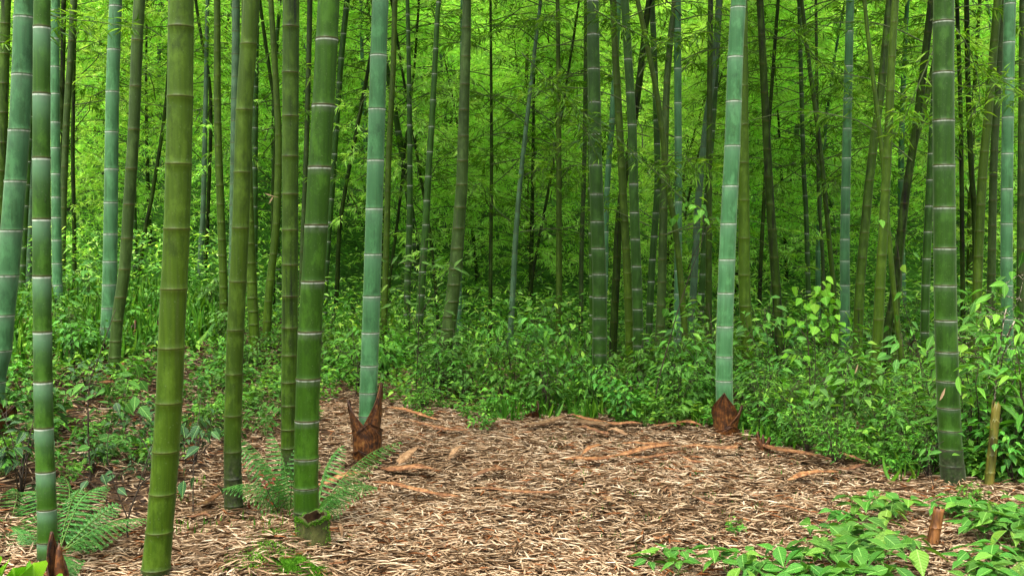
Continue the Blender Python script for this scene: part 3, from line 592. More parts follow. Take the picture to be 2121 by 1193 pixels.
B('L72', 'dull green bamboo cut by the upper right corner of the picture', 'K', 9.5, [(2112, 760), (2115, 400), (2119, 0)], 15, 14)
B('L73', 'thin grey-green bamboo left of the upright blue-grey one, low in the shade', 'K', 12.8, [(1700, 740), (1705, 560), (1695, 380), (1690, 0)], 8, 6, crown='sparse')
B('L74', 'slim black bamboo in the shade left of the slim dark olive one', 'D', 12.5, [(1572, 700), (1576, 540), (1590, 300), (1612, 0)], 9, 7, crown='sparse')
B('L75', 'thin dark bamboo leaning right beside the thick olive one', 'D', 13, [(420, 640), (431, 430), (436, 200), (414, 60), (405, 0)], 9, 6, crown='sparse')
B('L76', 'thin dark bamboo leaning right between waxy and thick olive ones', 'D', 13, [(278, 640), (300, 480), (316, 400), (345, 200), (352, 0)], 9, 6, crown='sparse')
B('L77', 'pale grey thin bamboo low behind the thick olive one', 'P', 12.8, [(412, 640), (417, 500), (421, 430), (426, 200), (430, 0)], 12, 8)
B('L78', 'thin dark bamboo leaning right between the black centre pole and the plain green one', 'D', 13.2, [(1088, 690), (1105, 560), (1135, 400), (1160, 260), (1200, 0)], 7, 5, crown='sparse')

build_litter()
# unseen bamboos added beside and behind the viewer to shade the foreground
for k in range(16):
    a = k * 2.4; x = -6 + (k % 4) * 4 + random.uniform(-.8, .8); y = -7 + (k // 4) * 2.6 + random.uniform(-.6, .6)
    if abs(x) < 1.4 and y > -1.2: x += 3
    if y > 1.2 or (y > -.5 and abs(x) < 3.2): continue
    o = empty('bamboo', (x, y, gz(x, y)), a, label='tall unseen bamboo added around the viewer to shade the foreground', cat='bamboo', group='unseen shading bamboos around the viewer')
    part('culm', PROTO_TALL, o); part('crown', HIGH[k % 2], o)

# ---------------------------------------------------------------- husks
def husk_geo(g, c, r0, h, az, hw, flare, curl=.0, twist=0, base=0, sh=.7, nu=17, nv=18, lift=0):
    """pointed culm sheath wrapped round a stem: c centre, az direction it faces, hw half angle"""
    V = []; uv = []
    for i in range(nv):
        v = i / (nv - 1); wv = hw * min(1, (1 - v) / sh) ** 1.15 + .02
        for j in range(nu):
            u = -1 + 2 * j / (nu - 1); a = az + u * wv + twist * v
            bulge = math.sin(v * math.pi) * .10
            rr = r0 * (1 + bulge) + flare * max(0, (v - .3) / .7) ** 1.4 + .006 * math.sin(9 * u + 7 * v) * v + .004 * math.sin(23 * u) * v + curl * (abs(u) ** 2) * v
            V.append((c[0] + rr * math.cos(a), c[1] + rr * math.sin(a), c[2] + base + h * v - .12 * h * abs(u) ** 1.5 * (1 - v)))
            uv.append((.5 + u * .5, v))
    L = []; T = []; U = []
    for i in range(nv - 1):
        for j in range(nu - 1):
            q = [i * nu + j, i * nu + j + 1, (i + 1) * nu + j + 1, (i + 1) * nu + j]; L += q; T.append(4); U += [uv[k] for k in q]
    g.add(V, L, T, U)
def thick(o, t=.003):
    m = o.modifiers.new('thickness', 'SOLIDIFY'); m.thickness = t; return o
def husk(key, specs, r=None):
    root, b, r0 = BASES[key]
    for s in specs:
        g = Geo(); s = dict(s); k = s.pop('k', 1.12); off = s.pop('off', (0, 0)); husk_geo(g, (off[0], off[1], -.02), (r or r0) * k + .004, s.pop('h'), R(s.pop('az')), R(s.pop('hw')), s.pop('flare'), **s)
        thick(g.build('husk', M_HUSK, root))
husk('L25', [dict(h=.45, az=214, hw=125, flare=.045, k=1.26, twist=-.2, sh=.6), dict(h=.56, az=-22, hw=115, flare=.025, k=1.2, twist=.15, sh=.6), dict(h=.31, az=-75, hw=140, flare=.022, k=1.3, sh=.3), dict(h=.13, az=-110, hw=170, flare=.03, k=1.3)])
husk('L50', [dict(h=.36, az=-122, hw=135, flare=.045, k=1.2, twist=.25), dict(h=.26, az=-20, hw=110, flare=.04, k=1.16), dict(h=.2, az=100, hw=110, flare=.03, k=1.15), dict(h=.12, az=-80, hw=150, flare=.03, k=1.3)])
husk('L1', [dict(h=.26, az=-60, hw=110, flare=.05, k=1.3), dict(h=.2, az=-20, hw=80, flare=.07, k=1.4)])
husk('L10', [dict(h=.24, az=195, hw=60, flare=.14, k=1.2), dict(h=.14, az=-90, hw=110, flare=.02, k=1.3)])
husk('L67', [dict(h=.12, az=-90, hw=100, flare=.02, k=1.2)])
def shoot(label, px, py, h, r, lean=(.0, .0), d=None, m=None, leafs=3):
    p = hit(px, py) if d is None else at(px, py, d); root = empty('bamboo_shoot', (p.x, p.y, gz(p.x, p.y)), random.uniform(0, 6), label=label, cat='bamboo shoot')
    r_c = r * .6; g = Geo(); g.tube([(0, 0, -.03), (0, 0, h * .4), (lean[0] * .5, lean[1] * .5, h * .7), (lean[0], lean[1], h * .8)], [r_c, r_c * .85, r_c * .5, r_c * .08], 8); g.build('core', M_HUSK, root)
    for i in range(leafs):
        g = Geo(); husk_geo(g, (0, 0, -.01), r * (1.1 + .06 * i), h * (1 - .22 * i), i * 2.3, R(95), r * .35 * (i + .5)); thick(g.build('husk', M_HUSK, root), .002)
shoot('small dark red-brown bamboo shoot right of the husk-footed waxy bamboo', 1580, 935, .15, .03)
shoot('squat pointed brown bamboo shoot at the foot of the central shrubs', 1101, 866, .15, .045)
shoot('brown bamboo shoot beside the foot of the dark olive leaning bamboo', 270, 715, .22, .035, (.03, 0))
shoot('little red-brown bamboo shoot on the bank right of the thick olive bamboo', 388, 675, .16, .025, (.06, 0))
shoot('reddish bamboo shoot at the foot of the close-ringed waxy bamboo', 124, 636, .25, .05)
shoot('sharp red-brown husk spike at the lower left edge beside the white-banded bamboo', 124, 1225, .25, .036, (-.005, 0), leafs=1)

# ---------------------------------------------------------------- fallen sheaths
def sheath(label, a, b, w, bow=0., curl=1.0, m=None, lift=.048, name='fallen_sheath', taper=(.35, .2), rise=0):
    A = hit(*a); Bp = hit(*b); d = Bp - A; L = d.length
    wd = w * (A.y + Bp.y) / 2 / F; ang = math.atan2(d.y, d.x); n = 12; nu = 7; V = []; U = []
    side = Vector((-math.sin(ang), math.cos(ang), 0)); cen = (A + Bp) / 2; rs = random.Random(label)
    ph = rs.uniform(0, 6)
    for i in range(n):
        t = i / (n - 1); p = A + d * t + side * (bow * L * math.sin(t * math.pi) + .004 * math.sin(t * 9 + ph)); gzv = gz(p.x, p.y) + lift + .012 + .012 * math.sin(t * 5 + ph) + rise * t
        env = (taper[0] + (1 - taper[0]) * min(1, t / .3)) * (taper[1] + (1 - taper[1]) * min(1, (1 - t) / .35)); hw = wd * 1.02 * env * (1 + .12 * math.sin(t * 23 + ph) + .08 * math.sin(t * 51))
        for j in range(nu):
            u = -1 + 2 * j / (nu - 1); an = u * 1.35 * curl + .4 * math.sin(t * 3 + ph)
            V.append((p.x + side.x * hw * math.sin(an) - cen.x, p.y + side.y * hw * math.sin(an) - cen.y, gzv + hw * .5 * math.cos(an) - cen.z)); U.append((.5 + .5 * u, t))
    Lp = []; T = []; UV = []
    for i in range(n - 1):
        for j in range(nu - 1):
            q = [i * nu + j, (i + 1) * nu + j, (i + 1) * nu + j + 1, i * nu + j + 1]; Lp += q; T.append(4); UV += [U[k] for k in q]
    g = Geo(); g.add(V, Lp, T, UV); o = g.build(name, m or M_HUSKT); o.location = cen; thick(o, .0025)
    return tag(o, label, 'fallen sheath', 'fallen brown culm sheaths on the clearing floor')
S = sheath
S('orange-brown sheath with a pointed end, nearest the shrubs right of the husk-collared bamboo', (804, 860), (907, 882), 9, .03)
S('long thin straight reddish sheath at the back left of the clearing', (845, 891), (970, 908), 7, 0, taper=(.2, .6))
S('faint thin tan sheath just right of the husk-collared bamboo', (808, 918), (895, 931), 5, .02, m=M_HUSKP)
S('broad upturned torn sheath right of the husk-collared bamboo foot', (828, 985), (868, 960), 13, .12, .9, M_HUSKP, rise=.05, taper=(.1, .05))
S('thick dark-lined sheath roll lying below the torn one', (792, 987), (902, 995), 15, .02, taper=(.4, .15))
S('upper blade of the pale triangular sheath pair in mid clearing', (928, 966), (968, 944), 9, .05, .6, M_HUSKP)
S('lower blade of the pale triangular sheath pair in mid clearing', (932, 968), (982, 960), 10, -.05, .6, M_HUSKP)
S('curved brown sheath just left of the clearing centre', (972, 1007), (1072, 990), 10, .06)
S('long curved red-brown sheath in front of the husk-collared bamboo', (772, 1020), (950, 1046), 11, -.04, taper=(.3, .4))
S('straight thin sheath continuing the long curved one to the right', (973, 1038), (1157, 1040), 8, .01, taper=(.5, .5), m=M_HUSKT)
S('rust-coloured sheath between the thick green bamboo and the fern tip', (655, 1022), (765, 1000), 12, .04)
S('short pale sheath on top of the rust-coloured one', (685, 998), (722, 1012), 11, 0, .7, M_HUSKP)
S('straw-pale stick-like sheath at the back right of centre', (1085, 899), (1165, 881), 10, .02, m=M_HUSKP, taper=(.3, .8))
S('thin reddish sheath at the very back by the grass', (1180, 876), (1258, 890), 7, .02)
S('pale tan sheath roll at the back, upper one of the stacked pair', (1196, 884), (1262, 903), 11, 0, m=M_HUSKP, taper=(.6, .9))
S('brown sheath at the back, lower one of the stacked pair', (1190, 903), (1262, 913), 10, 0, taper=(.3, .8))
S('short blunt tan sheath end right of the stacked pair', (1262, 909), (1300, 915), 11, 0, m=M_HUSKP, taper=(.9, .5))
S('thin pinkish sheath at the back edge, right of the stacked pair', (1256, 889), (1330, 896), 8, 0)
S('very thin long reddish sheath at the back edge, centre right', (1352, 893), (1412, 898), 6, 0)
S('jagged brown sheath at the back left of the husk-footed bamboo', (1398, 886), (1452, 904), 10, -.05, rise=.02)
S('dark sheath with a rolled edge, topmost of the heap in mid clearing', (1290, 941), (1392, 934), 10, .03)
S('wide rough pale patch of sheath left in the mid-clearing heap', (1203, 957), (1266, 945), 13, .06, .5, taper=(.1, .3))
S('long red sheath at the left tip of the mid-clearing heap', (1170, 976), (1272, 962), 11, .02, taper=(.5, .3))
S('long ribbed sheath in the middle of the mid-clearing heap', (1268, 960), (1412, 943), 10, .015)
S('thin straight stick-like sheath along the front of the mid-clearing heap', (1298, 968), (1412, 957), 6, 0, taper=(.7, .7))
S('sheath with upturned orange end below the husk-footed bamboo', (1412, 947), (1526, 952), 10, .04, rise=.03, taper=(.3, .8))
S('short thin brown sheath below the husk-footed bamboo', (1408, 966), (1462, 976), 6, 0)
S('dark red curved sheath running right from the small red-brown shoot', (1572, 932), (1722, 972), 10, -.05, taper=(.6, .3))
S('brown sheath half under the grass at the right of the clearing', (1718, 962), (1802, 972), 10, .05)
S('deep red thick sheath at the right of the clearing', (1630, 1011), (1732, 996), 11, .03, taper=(.2, .8))
S('short brown sheath beside the deep red one', (1732, 990), (1790, 984), 9, 0, taper=(.6, .3))
S('small upright tan sheath cup in the middle foreground litter', (1246, 1042), (1262, 1066), 7, .1, .9, M_HUSKP, taper=(.2, .9))
S('tan sheath scrap leaning by the mossy stump', (686, 1108), (704, 1134), 6, .1, .6, M_HUSKP)
S('brown curled sheath in the undergrowth right of the white-banded bamboo', (110, 898), (166, 872), 9, .1, taper=(.5, .05))
S('red curled sheath at the foot of the yellow-green bamboo', (388, 1088), (436, 1096), 10, .12, 1.0, taper=(.1, .1))
S('thin long sheath sloping up left of the yellow-green bamboo foot', (398, 1072), (466, 1040), 8, .0)
S('short rust sheath behind the fern at the yellow-green bamboo', (500, 1003), (545, 992), 8, .06, taper=(.1, .2))
S('reddish sheath on the bank left of the thick olive bamboo', (190, 806), (246, 815), 10, .04)
S('narrow reddish sheath leaning by the dark olive bamboo foot', (252, 770), (270, 792), 9, .0)
S('bright orange thin sheath scrap in the right foreground litter', (1352, 1133), (1392, 1138), 6, .0)
S('long thin brown twig-like sheath in the right foreground', (1430, 1056), (1498, 1068), 5, .04)
S('dark knobbly twig-like sheath left of the foreground herbs', (1590, 1075), (1715, 1083), 6, .04)

# ---------------------------------------------------------------- stumps and cut poles
def stump(label, p, r, h, m, lean=(0, 0), nodes=2, jag=.15, moss=False, name='bamboo_stump', cat='stump', rbase=1.15):
    root = empty(name, tuple(p), label=label, cat=cat); g = Geo(); seg = 22; rs = random.Random(label)
    prof = [(-.05, rbase), (.0, rbase)]; nv = 10 + nodes * 3
    zs = sorted([i / 10 for i in range(1, 11)] + [k for q in range(1, nodes + 1) for k in (q / (nodes + 1) - .012, q / (nodes + 1), q / (nodes + 1) + .012)])
    nset = {round(q / (nodes + 1), 5) for q in range(1, nodes + 1)}
    for t in zs: prof.append((t, rbase + (1 - rbase) * min(1, t * 1.6) + (.07 if round(t, 5) in nset else 0)))
    top = [h * (1 - jag * abs(noise.noise(Vector((math.cos(k / seg * 6.28) * 2, math.sin(k / seg * 6.28) * 2, r * 50)))) * 2) for k in range(seg)]
    def ring(t, rr, inner=False):
        out = []
        for k in range(seg):
            a = 2 * math.pi * k / seg; z = t * (top[k] if t > 0 else h); nn = 1 + .05 * math.sin(3 * a + t * 4) * (0 if inner else 1)
            out.append((lean[0] * max(t, 0) + rr * nn * math.cos(a), lean[1] * max(t, 0) + rr * nn * math.sin(a), z))
        return out
    V = []
    for t, k in prof: V += ring(t, r * k)
    n = len(prof)
    V += ring(1.0, r * .80, True); V += ring(.25, r * .7, True); n2 = n + 2
    L = []; T = []
    for i in range(n2 - 1):
        for k in range(seg):
            k2 = (k + 1) % seg; L += [i * seg + k, i * seg + k2, (i + 1) * seg + k2, (i + 1) * seg + k]; T.append(4)
    L += list(range((n2 - 1) * seg, n2 * seg)); T.append(seg)
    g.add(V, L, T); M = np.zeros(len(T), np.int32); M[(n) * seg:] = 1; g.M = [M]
    g.build('stem', [m, M_STUMP_IN], root)
    if moss:
        g = Geo(); n = 2600; a = rng.random(n) * 6.283; t = np.where(rng.random(n) < .45, rng.uniform(.86, 1.0, n), rng.random(n))
        keep = (np.sin(a * 2 + 1) + rng.normal(0, .6, n) > .1) | (t > .86); a = a[keep]; t = t[keep]; n = len(a)
        tp = np.interp(a, np.arange(seg) / seg * 6.283, top); rr = r * (rbase + (1 - rbase) * np.minimum(1, t * 1.6)) * 1.02
        P = np.stack([rr * np.cos(a), rr * np.sin(a), t * tp], 1); D = np.stack([np.cos(a), np.sin(a), rng.uniform(.2, 1.4, n)], 1)
        leaves(g, T_FINE, P, D + rng.normal(0, .3, (n, 3)), rng.normal(0, 1, (n, 3)), rng.uniform(.006, .014, n), .003, rng.random(n)); g.build('moss', LEAF_MOSS, root)
    return root
p = at(648, 1160, 4.55); p.z = gz(p.x, p.y) - .01
stump('rotting moss-topped hollow stump at the foot of the thick green bamboo', p, .071, .155, M_STUMP, nodes=0, jag=.16, moss=True, rbase=1.06)
p = hit(1881, 975)
stump('dark short stump half hidden in grass right of the clearing', p, .045, .17, M_STUMP, nodes=1, jag=.3)
p = hit(1930, 1130); 
stump('orange-brown cut bamboo stub poking out of the foreground herbs', p, .0255, .19, M_CUT, lean=(.035, .01), nodes=1, jag=.12)
p = hit(2048, 1012)
stump('yellowing broken bamboo pole beside the speckled stem at right', p, .024, .53, M_YEL, lean=(.03, 0), nodes=4, jag=.15, name='broken_bamboo_pole', cat='broken pole')

# moss on the mound by the stump
def moss_patch(label, spots, n):
    g = Geo(); k = rng.integers(0, len(spots), n); c = np.array([(hit(x, y).x, hit(x, y).y) for x, y, s in spots]); s = np.array([q[2] for q in spots])
    P = c[k] + rng.normal(0, 1, (n, 2)) * s[k][:, None]; z = ground(P[:, 0], P[:, 1]) + rng.random(n) * .022 * np.exp(-((P - c[k]) ** 2).sum(1) / s[k] ** 2) + .008
    leaves(g, T_FINE, np.column_stack([P, z]), rng.normal(0, .6, (n, 3)) + [0, 0, 1], rng.normal(0, 1, (n, 3)), rng.uniform(.008, .022, n), rng.uniform(.002, .005, n), rng.random(n))
    tag(g.build('moss', LEAF_MOSS), label, 'moss', kind='stuff')
moss_patch('bright green cushion moss in front of the hollow stump', [(625, 1175, .045), (600, 1182, .03), (645, 1185, .03)], 9000)
moss_patch('thin dark moss and fine grass on the mound left of the stump', [(560, 1140, .07), (585, 1110, .06), (530, 1165, .06), (690, 1115, .05), (500, 1060, .06)], 3500)

# ---------------------------------------------------------------- ferns
def frond_mesh(length, wide, droop, seed, hangs=.38):
    rg = np.random.default_rng(seed); g = Geo(); n = 18; t = np.linspace(0, 1, n)
    # local: rachis along +x, arching in z
    X = length * t; Z = droop * length * (np.sin(t * math.pi * .62) - t * .45)
    g.tube([(x, 0, z) for x, z in zip(X, Z)], [.0028 * (1.1 - q) + .0006 for q in t], 4, mat=1)
    P, D, N, Ln, Wd = [], [], [], [], []
    for i in range(3, n):
        tt = t[i]; pl = wide * (min(1, (tt - .08) * 3.2) ** .7) * (1 - tt) ** .62 + .012
        for sgn in (-1, 1):
            a = R(66) - .3 * tt; dr = np.array([math.cos(a), sgn * math.sin(a), -hangs + rg.normal(0, .06)]); dr /= np.linalg.norm(dr)
            o = np.array([X[i], 0, Z[i]]); m = max(5, int(pl / .0062))
            side = np.array([math.sin(a), -sgn * math.cos(a), 0.0])
            for q in range(m):
                s = (q + .6) / m; l2 = min(.021, length * .034) * (pl / .12) ** .35 * (1 - s) ** .7 + .003
                c = o + dr * pl * s - np.array([0, 0, .12 * pl * s * s])
                for sg in (-1, 1):
                    P.append(c); D.append(side * sg + dr * .45); N.append((0, 0, 1)); Ln.append(l2); Wd.append(.0085)
            P.append(o + dr * pl * .96); D.append(dr); N.append((0, 0, 1)); Ln.append(.015); Wd.append(.006)
    n = len(P); leaves(g, T_FINE, P, D, np.array(N) + rg.normal(0, .12, (n, 3)), Ln, Wd, np.clip(rg.normal(.55, .16, n), 0, 1))
    return g.build('frond', [LEAF_FERN, M_STEMG], link=False)
def fern(label, base, tips, d, hangs=.5):
    b = hit(*base) if d is None else at(base[0], base[1], d); b.z = gz(b.x, b.y)
    root = empty('fern', tuple(b), label=label, cat='fern')
    for k, (px, py, dd) in enumerate(tips):
        tip = (at(px, py, b.y + dd) - b) * random.uniform(.88, 1.04); L = tip.length; hl = math.hypot(tip.x, tip.y)
        me = frond_mesh(L * 1.02, min(.15, .36 * L), [.35, .5, .25][k % 3], 30 + k, hangs)
        o = part('frond', me, root); zt = [.35, .5, .25][k % 3] * L * (math.sin(.62 * math.pi) - .45)
        o.rotation_euler = (random.uniform(-.6, .6), -(math.atan2(tip.z, hl) - math.atan2(zt, L)), math.atan2(tip.y, tip.x))
fern('lacy fern between the yellow-green and the thick green bamboo', (600, 1015), [(460, 885, .1), (462, 1008, -.25), (560, 905, .25), (545, 965, -.1), (612, 905, .3), (590, 965, -.3), (520, 930, .35), (650, 955, .1)], 5.3, .9)
fern('fern fronds reaching right across the husk-collared bamboo foot', (655, 1010), [(838, 905, .1), (790, 1000, -.15), (690, 1028, -.3), (712, 930, .4)], 5.2, 1.1)
fern('spreading fern around the foot of the white-banded bamboo', (120, 1120), [(292, 1075, .15), (215, 1010, .35), (230, 1045, .25), (150, 1190, -.3), (40, 1010, .3), (110, 985, .6), (200, 1130, -.1), (30, 1090, -.1), (170, 1000, .5)], 4.35)
fern('fern at the lower left corner of the bank', (20, 1090), [(-40, 1060, .0), (80, 1150, -.2), (60, 1040, .3), (-10, 1160, -.3), (110, 1085, .1), (20, 1010, .4)], 4.5)

# ---------------------------------------------------------------- shrubs, herbs, saplings, grass
def shrub_mesh(kind, seed):
    rg = np.random.default_rng(seed); gs = Geo(); gl = Geo()
    if kind == 'dense': ns, h, sp, nl, L0, tp, lm, el0 = 13, .62, .34, 24, (.06, .105), T_BROAD, LEAF_SHRUB, -.55
    elif kind == 'light': ns, h, sp, nl, L0, tp, lm, el0 = 9, .72, .42, 24, (.065, .115), T_LONG, LEAF_SHRUB, -.12
    elif kind == 'cool': ns, h, sp, nl, L0, tp, lm, el0 = 9, .62, .36, 19, (.06, .115), T_BROAD, LEAF_COOL, -.35
    elif kind == 'low': ns, h, sp, nl, L0, tp, lm, el0 = 9, .28, .26, 14, (.05, .09), T_BROAD, LEAF_SHRUB, -.1
    elif kind == 'fine': ns, h, sp, nl, L0, tp, lm, el0 = 12, .58, .42, 34, (.04, .075), T_LONG, LEAF_SHRUB, -.1
    elif kind == 'herb': ns, h, sp, nl, L0, tp, lm, el0 = 6, .14, .23, 5, (.075, .125), T_BROAD, LEAF_HERB, -.12
    elif kind == 'bank': ns, h, sp, nl, L0, tp, lm, el0 = 8, .34, .30, 12, (.06, .12), T_BROAD, LEAF_HERB, -.15
    elif kind == 'dark': ns, h, sp, nl, L0, tp, lm, el0 = 7, .5, .28, 13, (.06, .10), T_BROAD, LEAF_DARK, -.3
    for i in range(ns):
        a = rg.random() * 6.283; hh = h * rg.uniform(.6, 1.1); s = sp * rg.uniform(.2, 1); k = 6; t = np.linspace(0, 1, k)
        pts = np.stack([np.cos(a) * s * t ** 1.3, np.sin(a) * s * t ** 1.3, hh * (t * 1.1 - .1 * t ** 2)], 1) + np.concatenate([[[0, 0, 0]], rg.normal(0, .012, (k - 1, 3))])
        gs.tube([tuple(q) for q in pts], [.004 * (1.3 - q) * (h / .5) ** .5 for q in t], 4)
        m = int(nl * rg.uniform(.7, 1.2)); q = rg.uniform(.3 if kind not in ('herb',) else .75, 1.03, m) ** .8
        base = np.stack([np.interp(q, t, pts[:, c]) for c in range(3)], 1)
        if kind == 'herb': q = np.full(m, 1.0) - (np.arange(m) >= 5) * .35; base = np.stack([np.interp(q, t, pts[:, c]) for c in range(3)], 1)
        az = (a + rg.normal(0, 1.3, m)) if kind != 'herb' else (a + np.arange(m) * 6.283 / min(m, 5) + rg.normal(0, .2, m)); side = np.stack([np.cos(az), np.sin(az), rg.normal(.05, .3, m)], 1)
        tl = rg.uniform(.01, .13 if kind != 'herb' else .07, m) * (h / .6 + .3); P = base + side * tl[:, None]
        for bb, pp in list(zip(base, P))[::3]: gs.tube([tuple(bb), tuple(pp)], [.0016, .001], 3, cap=False)
        el = el0 + rg.normal(0, .35 if kind != 'herb' else .16, m); a2 = az + rg.normal(0, .5 if kind != 'herb' else .15, m)
        D = np.stack([np.cos(a2) * np.cos(el), np.sin(a2) * np.cos(el), np.sin(el)], 1)
        N = np.stack([rg.normal(0, .3, m), rg.normal(0, .3, m) - .15, np.ones(m)], 1)
        Ln = rg.uniform(*L0, m); wr = (.55 if kind == 'herb' else .48) if tp is T_BROAD else .3
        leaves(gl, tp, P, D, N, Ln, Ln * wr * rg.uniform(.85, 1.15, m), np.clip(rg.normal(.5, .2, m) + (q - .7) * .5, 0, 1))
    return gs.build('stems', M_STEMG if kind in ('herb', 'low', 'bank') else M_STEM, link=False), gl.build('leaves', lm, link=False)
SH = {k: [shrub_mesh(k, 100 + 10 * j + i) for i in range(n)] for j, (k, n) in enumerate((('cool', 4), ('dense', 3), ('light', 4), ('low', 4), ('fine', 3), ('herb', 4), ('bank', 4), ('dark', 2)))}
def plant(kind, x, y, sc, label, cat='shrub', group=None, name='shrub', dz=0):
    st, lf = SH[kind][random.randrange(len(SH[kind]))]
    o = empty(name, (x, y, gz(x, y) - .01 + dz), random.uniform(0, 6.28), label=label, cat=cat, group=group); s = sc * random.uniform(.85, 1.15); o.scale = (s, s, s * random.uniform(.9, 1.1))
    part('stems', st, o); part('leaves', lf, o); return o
def scatter(n, region, mind, kinds, sc, label, group, name='shrub', cat='shrub'):
    """region: function giving a random (x, y) or None"""
    pts = []; t = 0
    while len(pts) < n and t < n * 60:
        t += 1; q = region()
        if q and all((q[0] - a) ** 2 + (q[1] - b) ** 2 > mind ** 2 for a, b in pts):
            pts.append(q); plant(random.choice(kinds), q[0], q[1], sc if not callable(sc) else sc(*q), label, cat, group, name)
def band(px0, px1, front, depth):
    """ground band that starts at the picture line front(px) and reaches `depth` metres back"""
    def f():
        px = random.uniform(px0, px1); h = hit(px, front(px)); y = h.y + random.random() ** 1.2 * depth; return (h.x * y / h.y, y)
    return f
lin = lambda pts: (lambda x: float(np.interp(x, [p[0] for p in pts], [p[1] for p in pts])))
F_BACK = lin([(680, 800), (740, 835), (820, 850), (900, 855), (1040, 870), (1100, 862), (1250, 872), (1400, 880), (1480, 880), (1540, 905)])
F_RIGHT = lin([(1540, 905), (1620, 935), (1700, 955), (1760, 965), (1850, 990), (1930, 1000)])
rv = lambda a, b: (lambda x, y: random.uniform(a, b))
scatter(26, band(820, 1480, lambda x: F_BACK(x) - 6 + 10 * math.sin(x * .045), 1.5), .20, ['dense', 'light', 'cool', 'cool'], rv(.42, .98), 'leafy knee-high shrub in the thicket along the back of the clearing', 'shrubs along the back of the clearing')
scatter(26, band(700, 1540, lambda x: F_BACK(x) - 55, 3.2), .32, ['cool', 'light', 'fine', 'dense'], rv(.55, 1.1), 'leafy knee-high shrub in the thicket along the back of the clearing', 'shrubs along the back of the clearing')
scatter(20, band(840, 1530, lambda x: F_BACK(x) + 8, .5), .15, ['low'], rv(.35, .8), 'low leafy seedling at the front edge of the back thicket', 'low seedlings fringing the back thicket', 'seedling', 'seedling')
scatter(25, band(1545, 1930, lambda x: F_RIGHT(x) - 6 + 9 * math.sin(x * .05), 2.2), .22, ['fine', 'light', 'cool', 'fine'], rv(.45, 1.0), 'fine-leaved green shrub in the thicket at the right of the clearing', 'shrubs at the right of the clearing')
scatter(14, band(1545, 1940, lambda x: F_RIGHT(x) + 3, .3), .15, ['low', 'fine'], .5, 'low leafy seedling fringing the thicket at the right of the clearing', 'low seedlings fringing the right thicket', 'seedling', 'seedling')
scatter(18, band(1540, 2121, lambda x: 850, 4.5), .45, ['fine', 'light', 'cool'], rv(.8, 1.25), 'tall loose green shrub between the bamboos at the back right', 'tall loose shrubs at the back right')
scatter(14, band(2000, 2150, lin([(1990, 1000), (2150, 1010)]), 1.6), .2, ['light', 'cool', 'light'], rv(.7, 1.1), 'broad-leaved shrub crowding the right edge beside the broken pole', 'shrubs crowding the right edge')
scatter(22, band(-60, 330, lin([(-60, 960), (0, 930), (120, 850), (330, 860)]), 3.2), .28, ['bank', 'low', 'bank', 'low'], rv(.45, .85), 'leafy green herb on the bank at left', 'herbs on the left bank', 'herb', 'herb')
scatter(26, band(60, 470, lin([(60, 800), (330, 770), (470, 745)]), 4.0), .34, ['low', 'cool', 'bank'], rv(.4, .75), 'small green shrub among the culms at the back left', 'small shrubs at the back left')
scatter(12, band(655, 745, lin([(655, 800), (745, 815)]), 2.2), .22, ['light', 'low', 'dense'], .75, 'leafy shrub between the thick green and the husk-collared bamboo', 'shrubs left of the husk-collared bamboo')
scatter(15, band(380, 600, lin([(380, 930), (600, 900)]), 1.6), .30, ['low', 'bank'], .55, 'small herb in the litter behind the fern', 'small herbs behind the fern', 'herb', 'herb')
scatter(15, band(100, 340, lin([(100, 1080), (340, 1010)]), 1.5), .24, ['low', 'bank', 'low', 'dark'], rv(.35, .6), 'small sparse plant in the litter left of the thick olive bamboo', 'small plants left of the thick olive bamboo', 'seedling', 'seedling')
scatter(30, band(430, 650, lin([(430, 900), (650, 870)]), 5.5), .24, ['low', 'bank', 'low', 'cool'], rv(.35, .65), 'small plant growing in the gap between the olive bamboos', 'small plants in the gap between the olive bamboos', 'herb', 'herb')
scatter(9, band(0, 340, lin([(0, 1030), (340, 960)]), 1.2), .22, ['bank', 'low', 'bank'], rv(.4, .7), 'small bright herb in the litter behind the white-banded bamboo', 'small herbs behind the white-banded bamboo', 'herb', 'herb')
scatter(38, band(1670, 2160, lin([(1670, 1120), (1720, 1070), (1800, 1050), (1900, 1060), (2000, 1050), (2160, 1060)]), .001), .02, ['herb'], 1.0, 'x', 'x') if False else None
HL = 'low herb with broad pointed leaves in the lower right patch'
def herb_region():
    px = random.uniform(1730, 2350); lim = np.interp(px, [1640, 1700, 1800, 1900, 2200], [1150, 1100, 1075, 1085, 1075]); py = random.uniform(lim, 1290); h = hit(px, py)
    if abs(h.x * 2080 / h.y + 1060 - 1935) < 105 and h.y < 5.1: return None
    return (h.x, h.y)
scatter(46, herb_region, .12, ['herb'], .95, HL, 'herbs in the lower right patch', 'herb', 'herb')
for px, py, s, lb in ((1405, 1195, 1.0, 'low herb with one long drooping leaf, leftmost in the lower right row'), (1510, 1205, 1.0, 'second low herb from the left in the lower right row'), (1560, 1215, .9, 'third low herb from the left in the lower right row'), (1630, 1205, .9, 'low herb bridging to the lower right patch')):
    h = hit(px, py); plant('herb', h.x, h.y, s, lb, 'herb', None, 'herb')
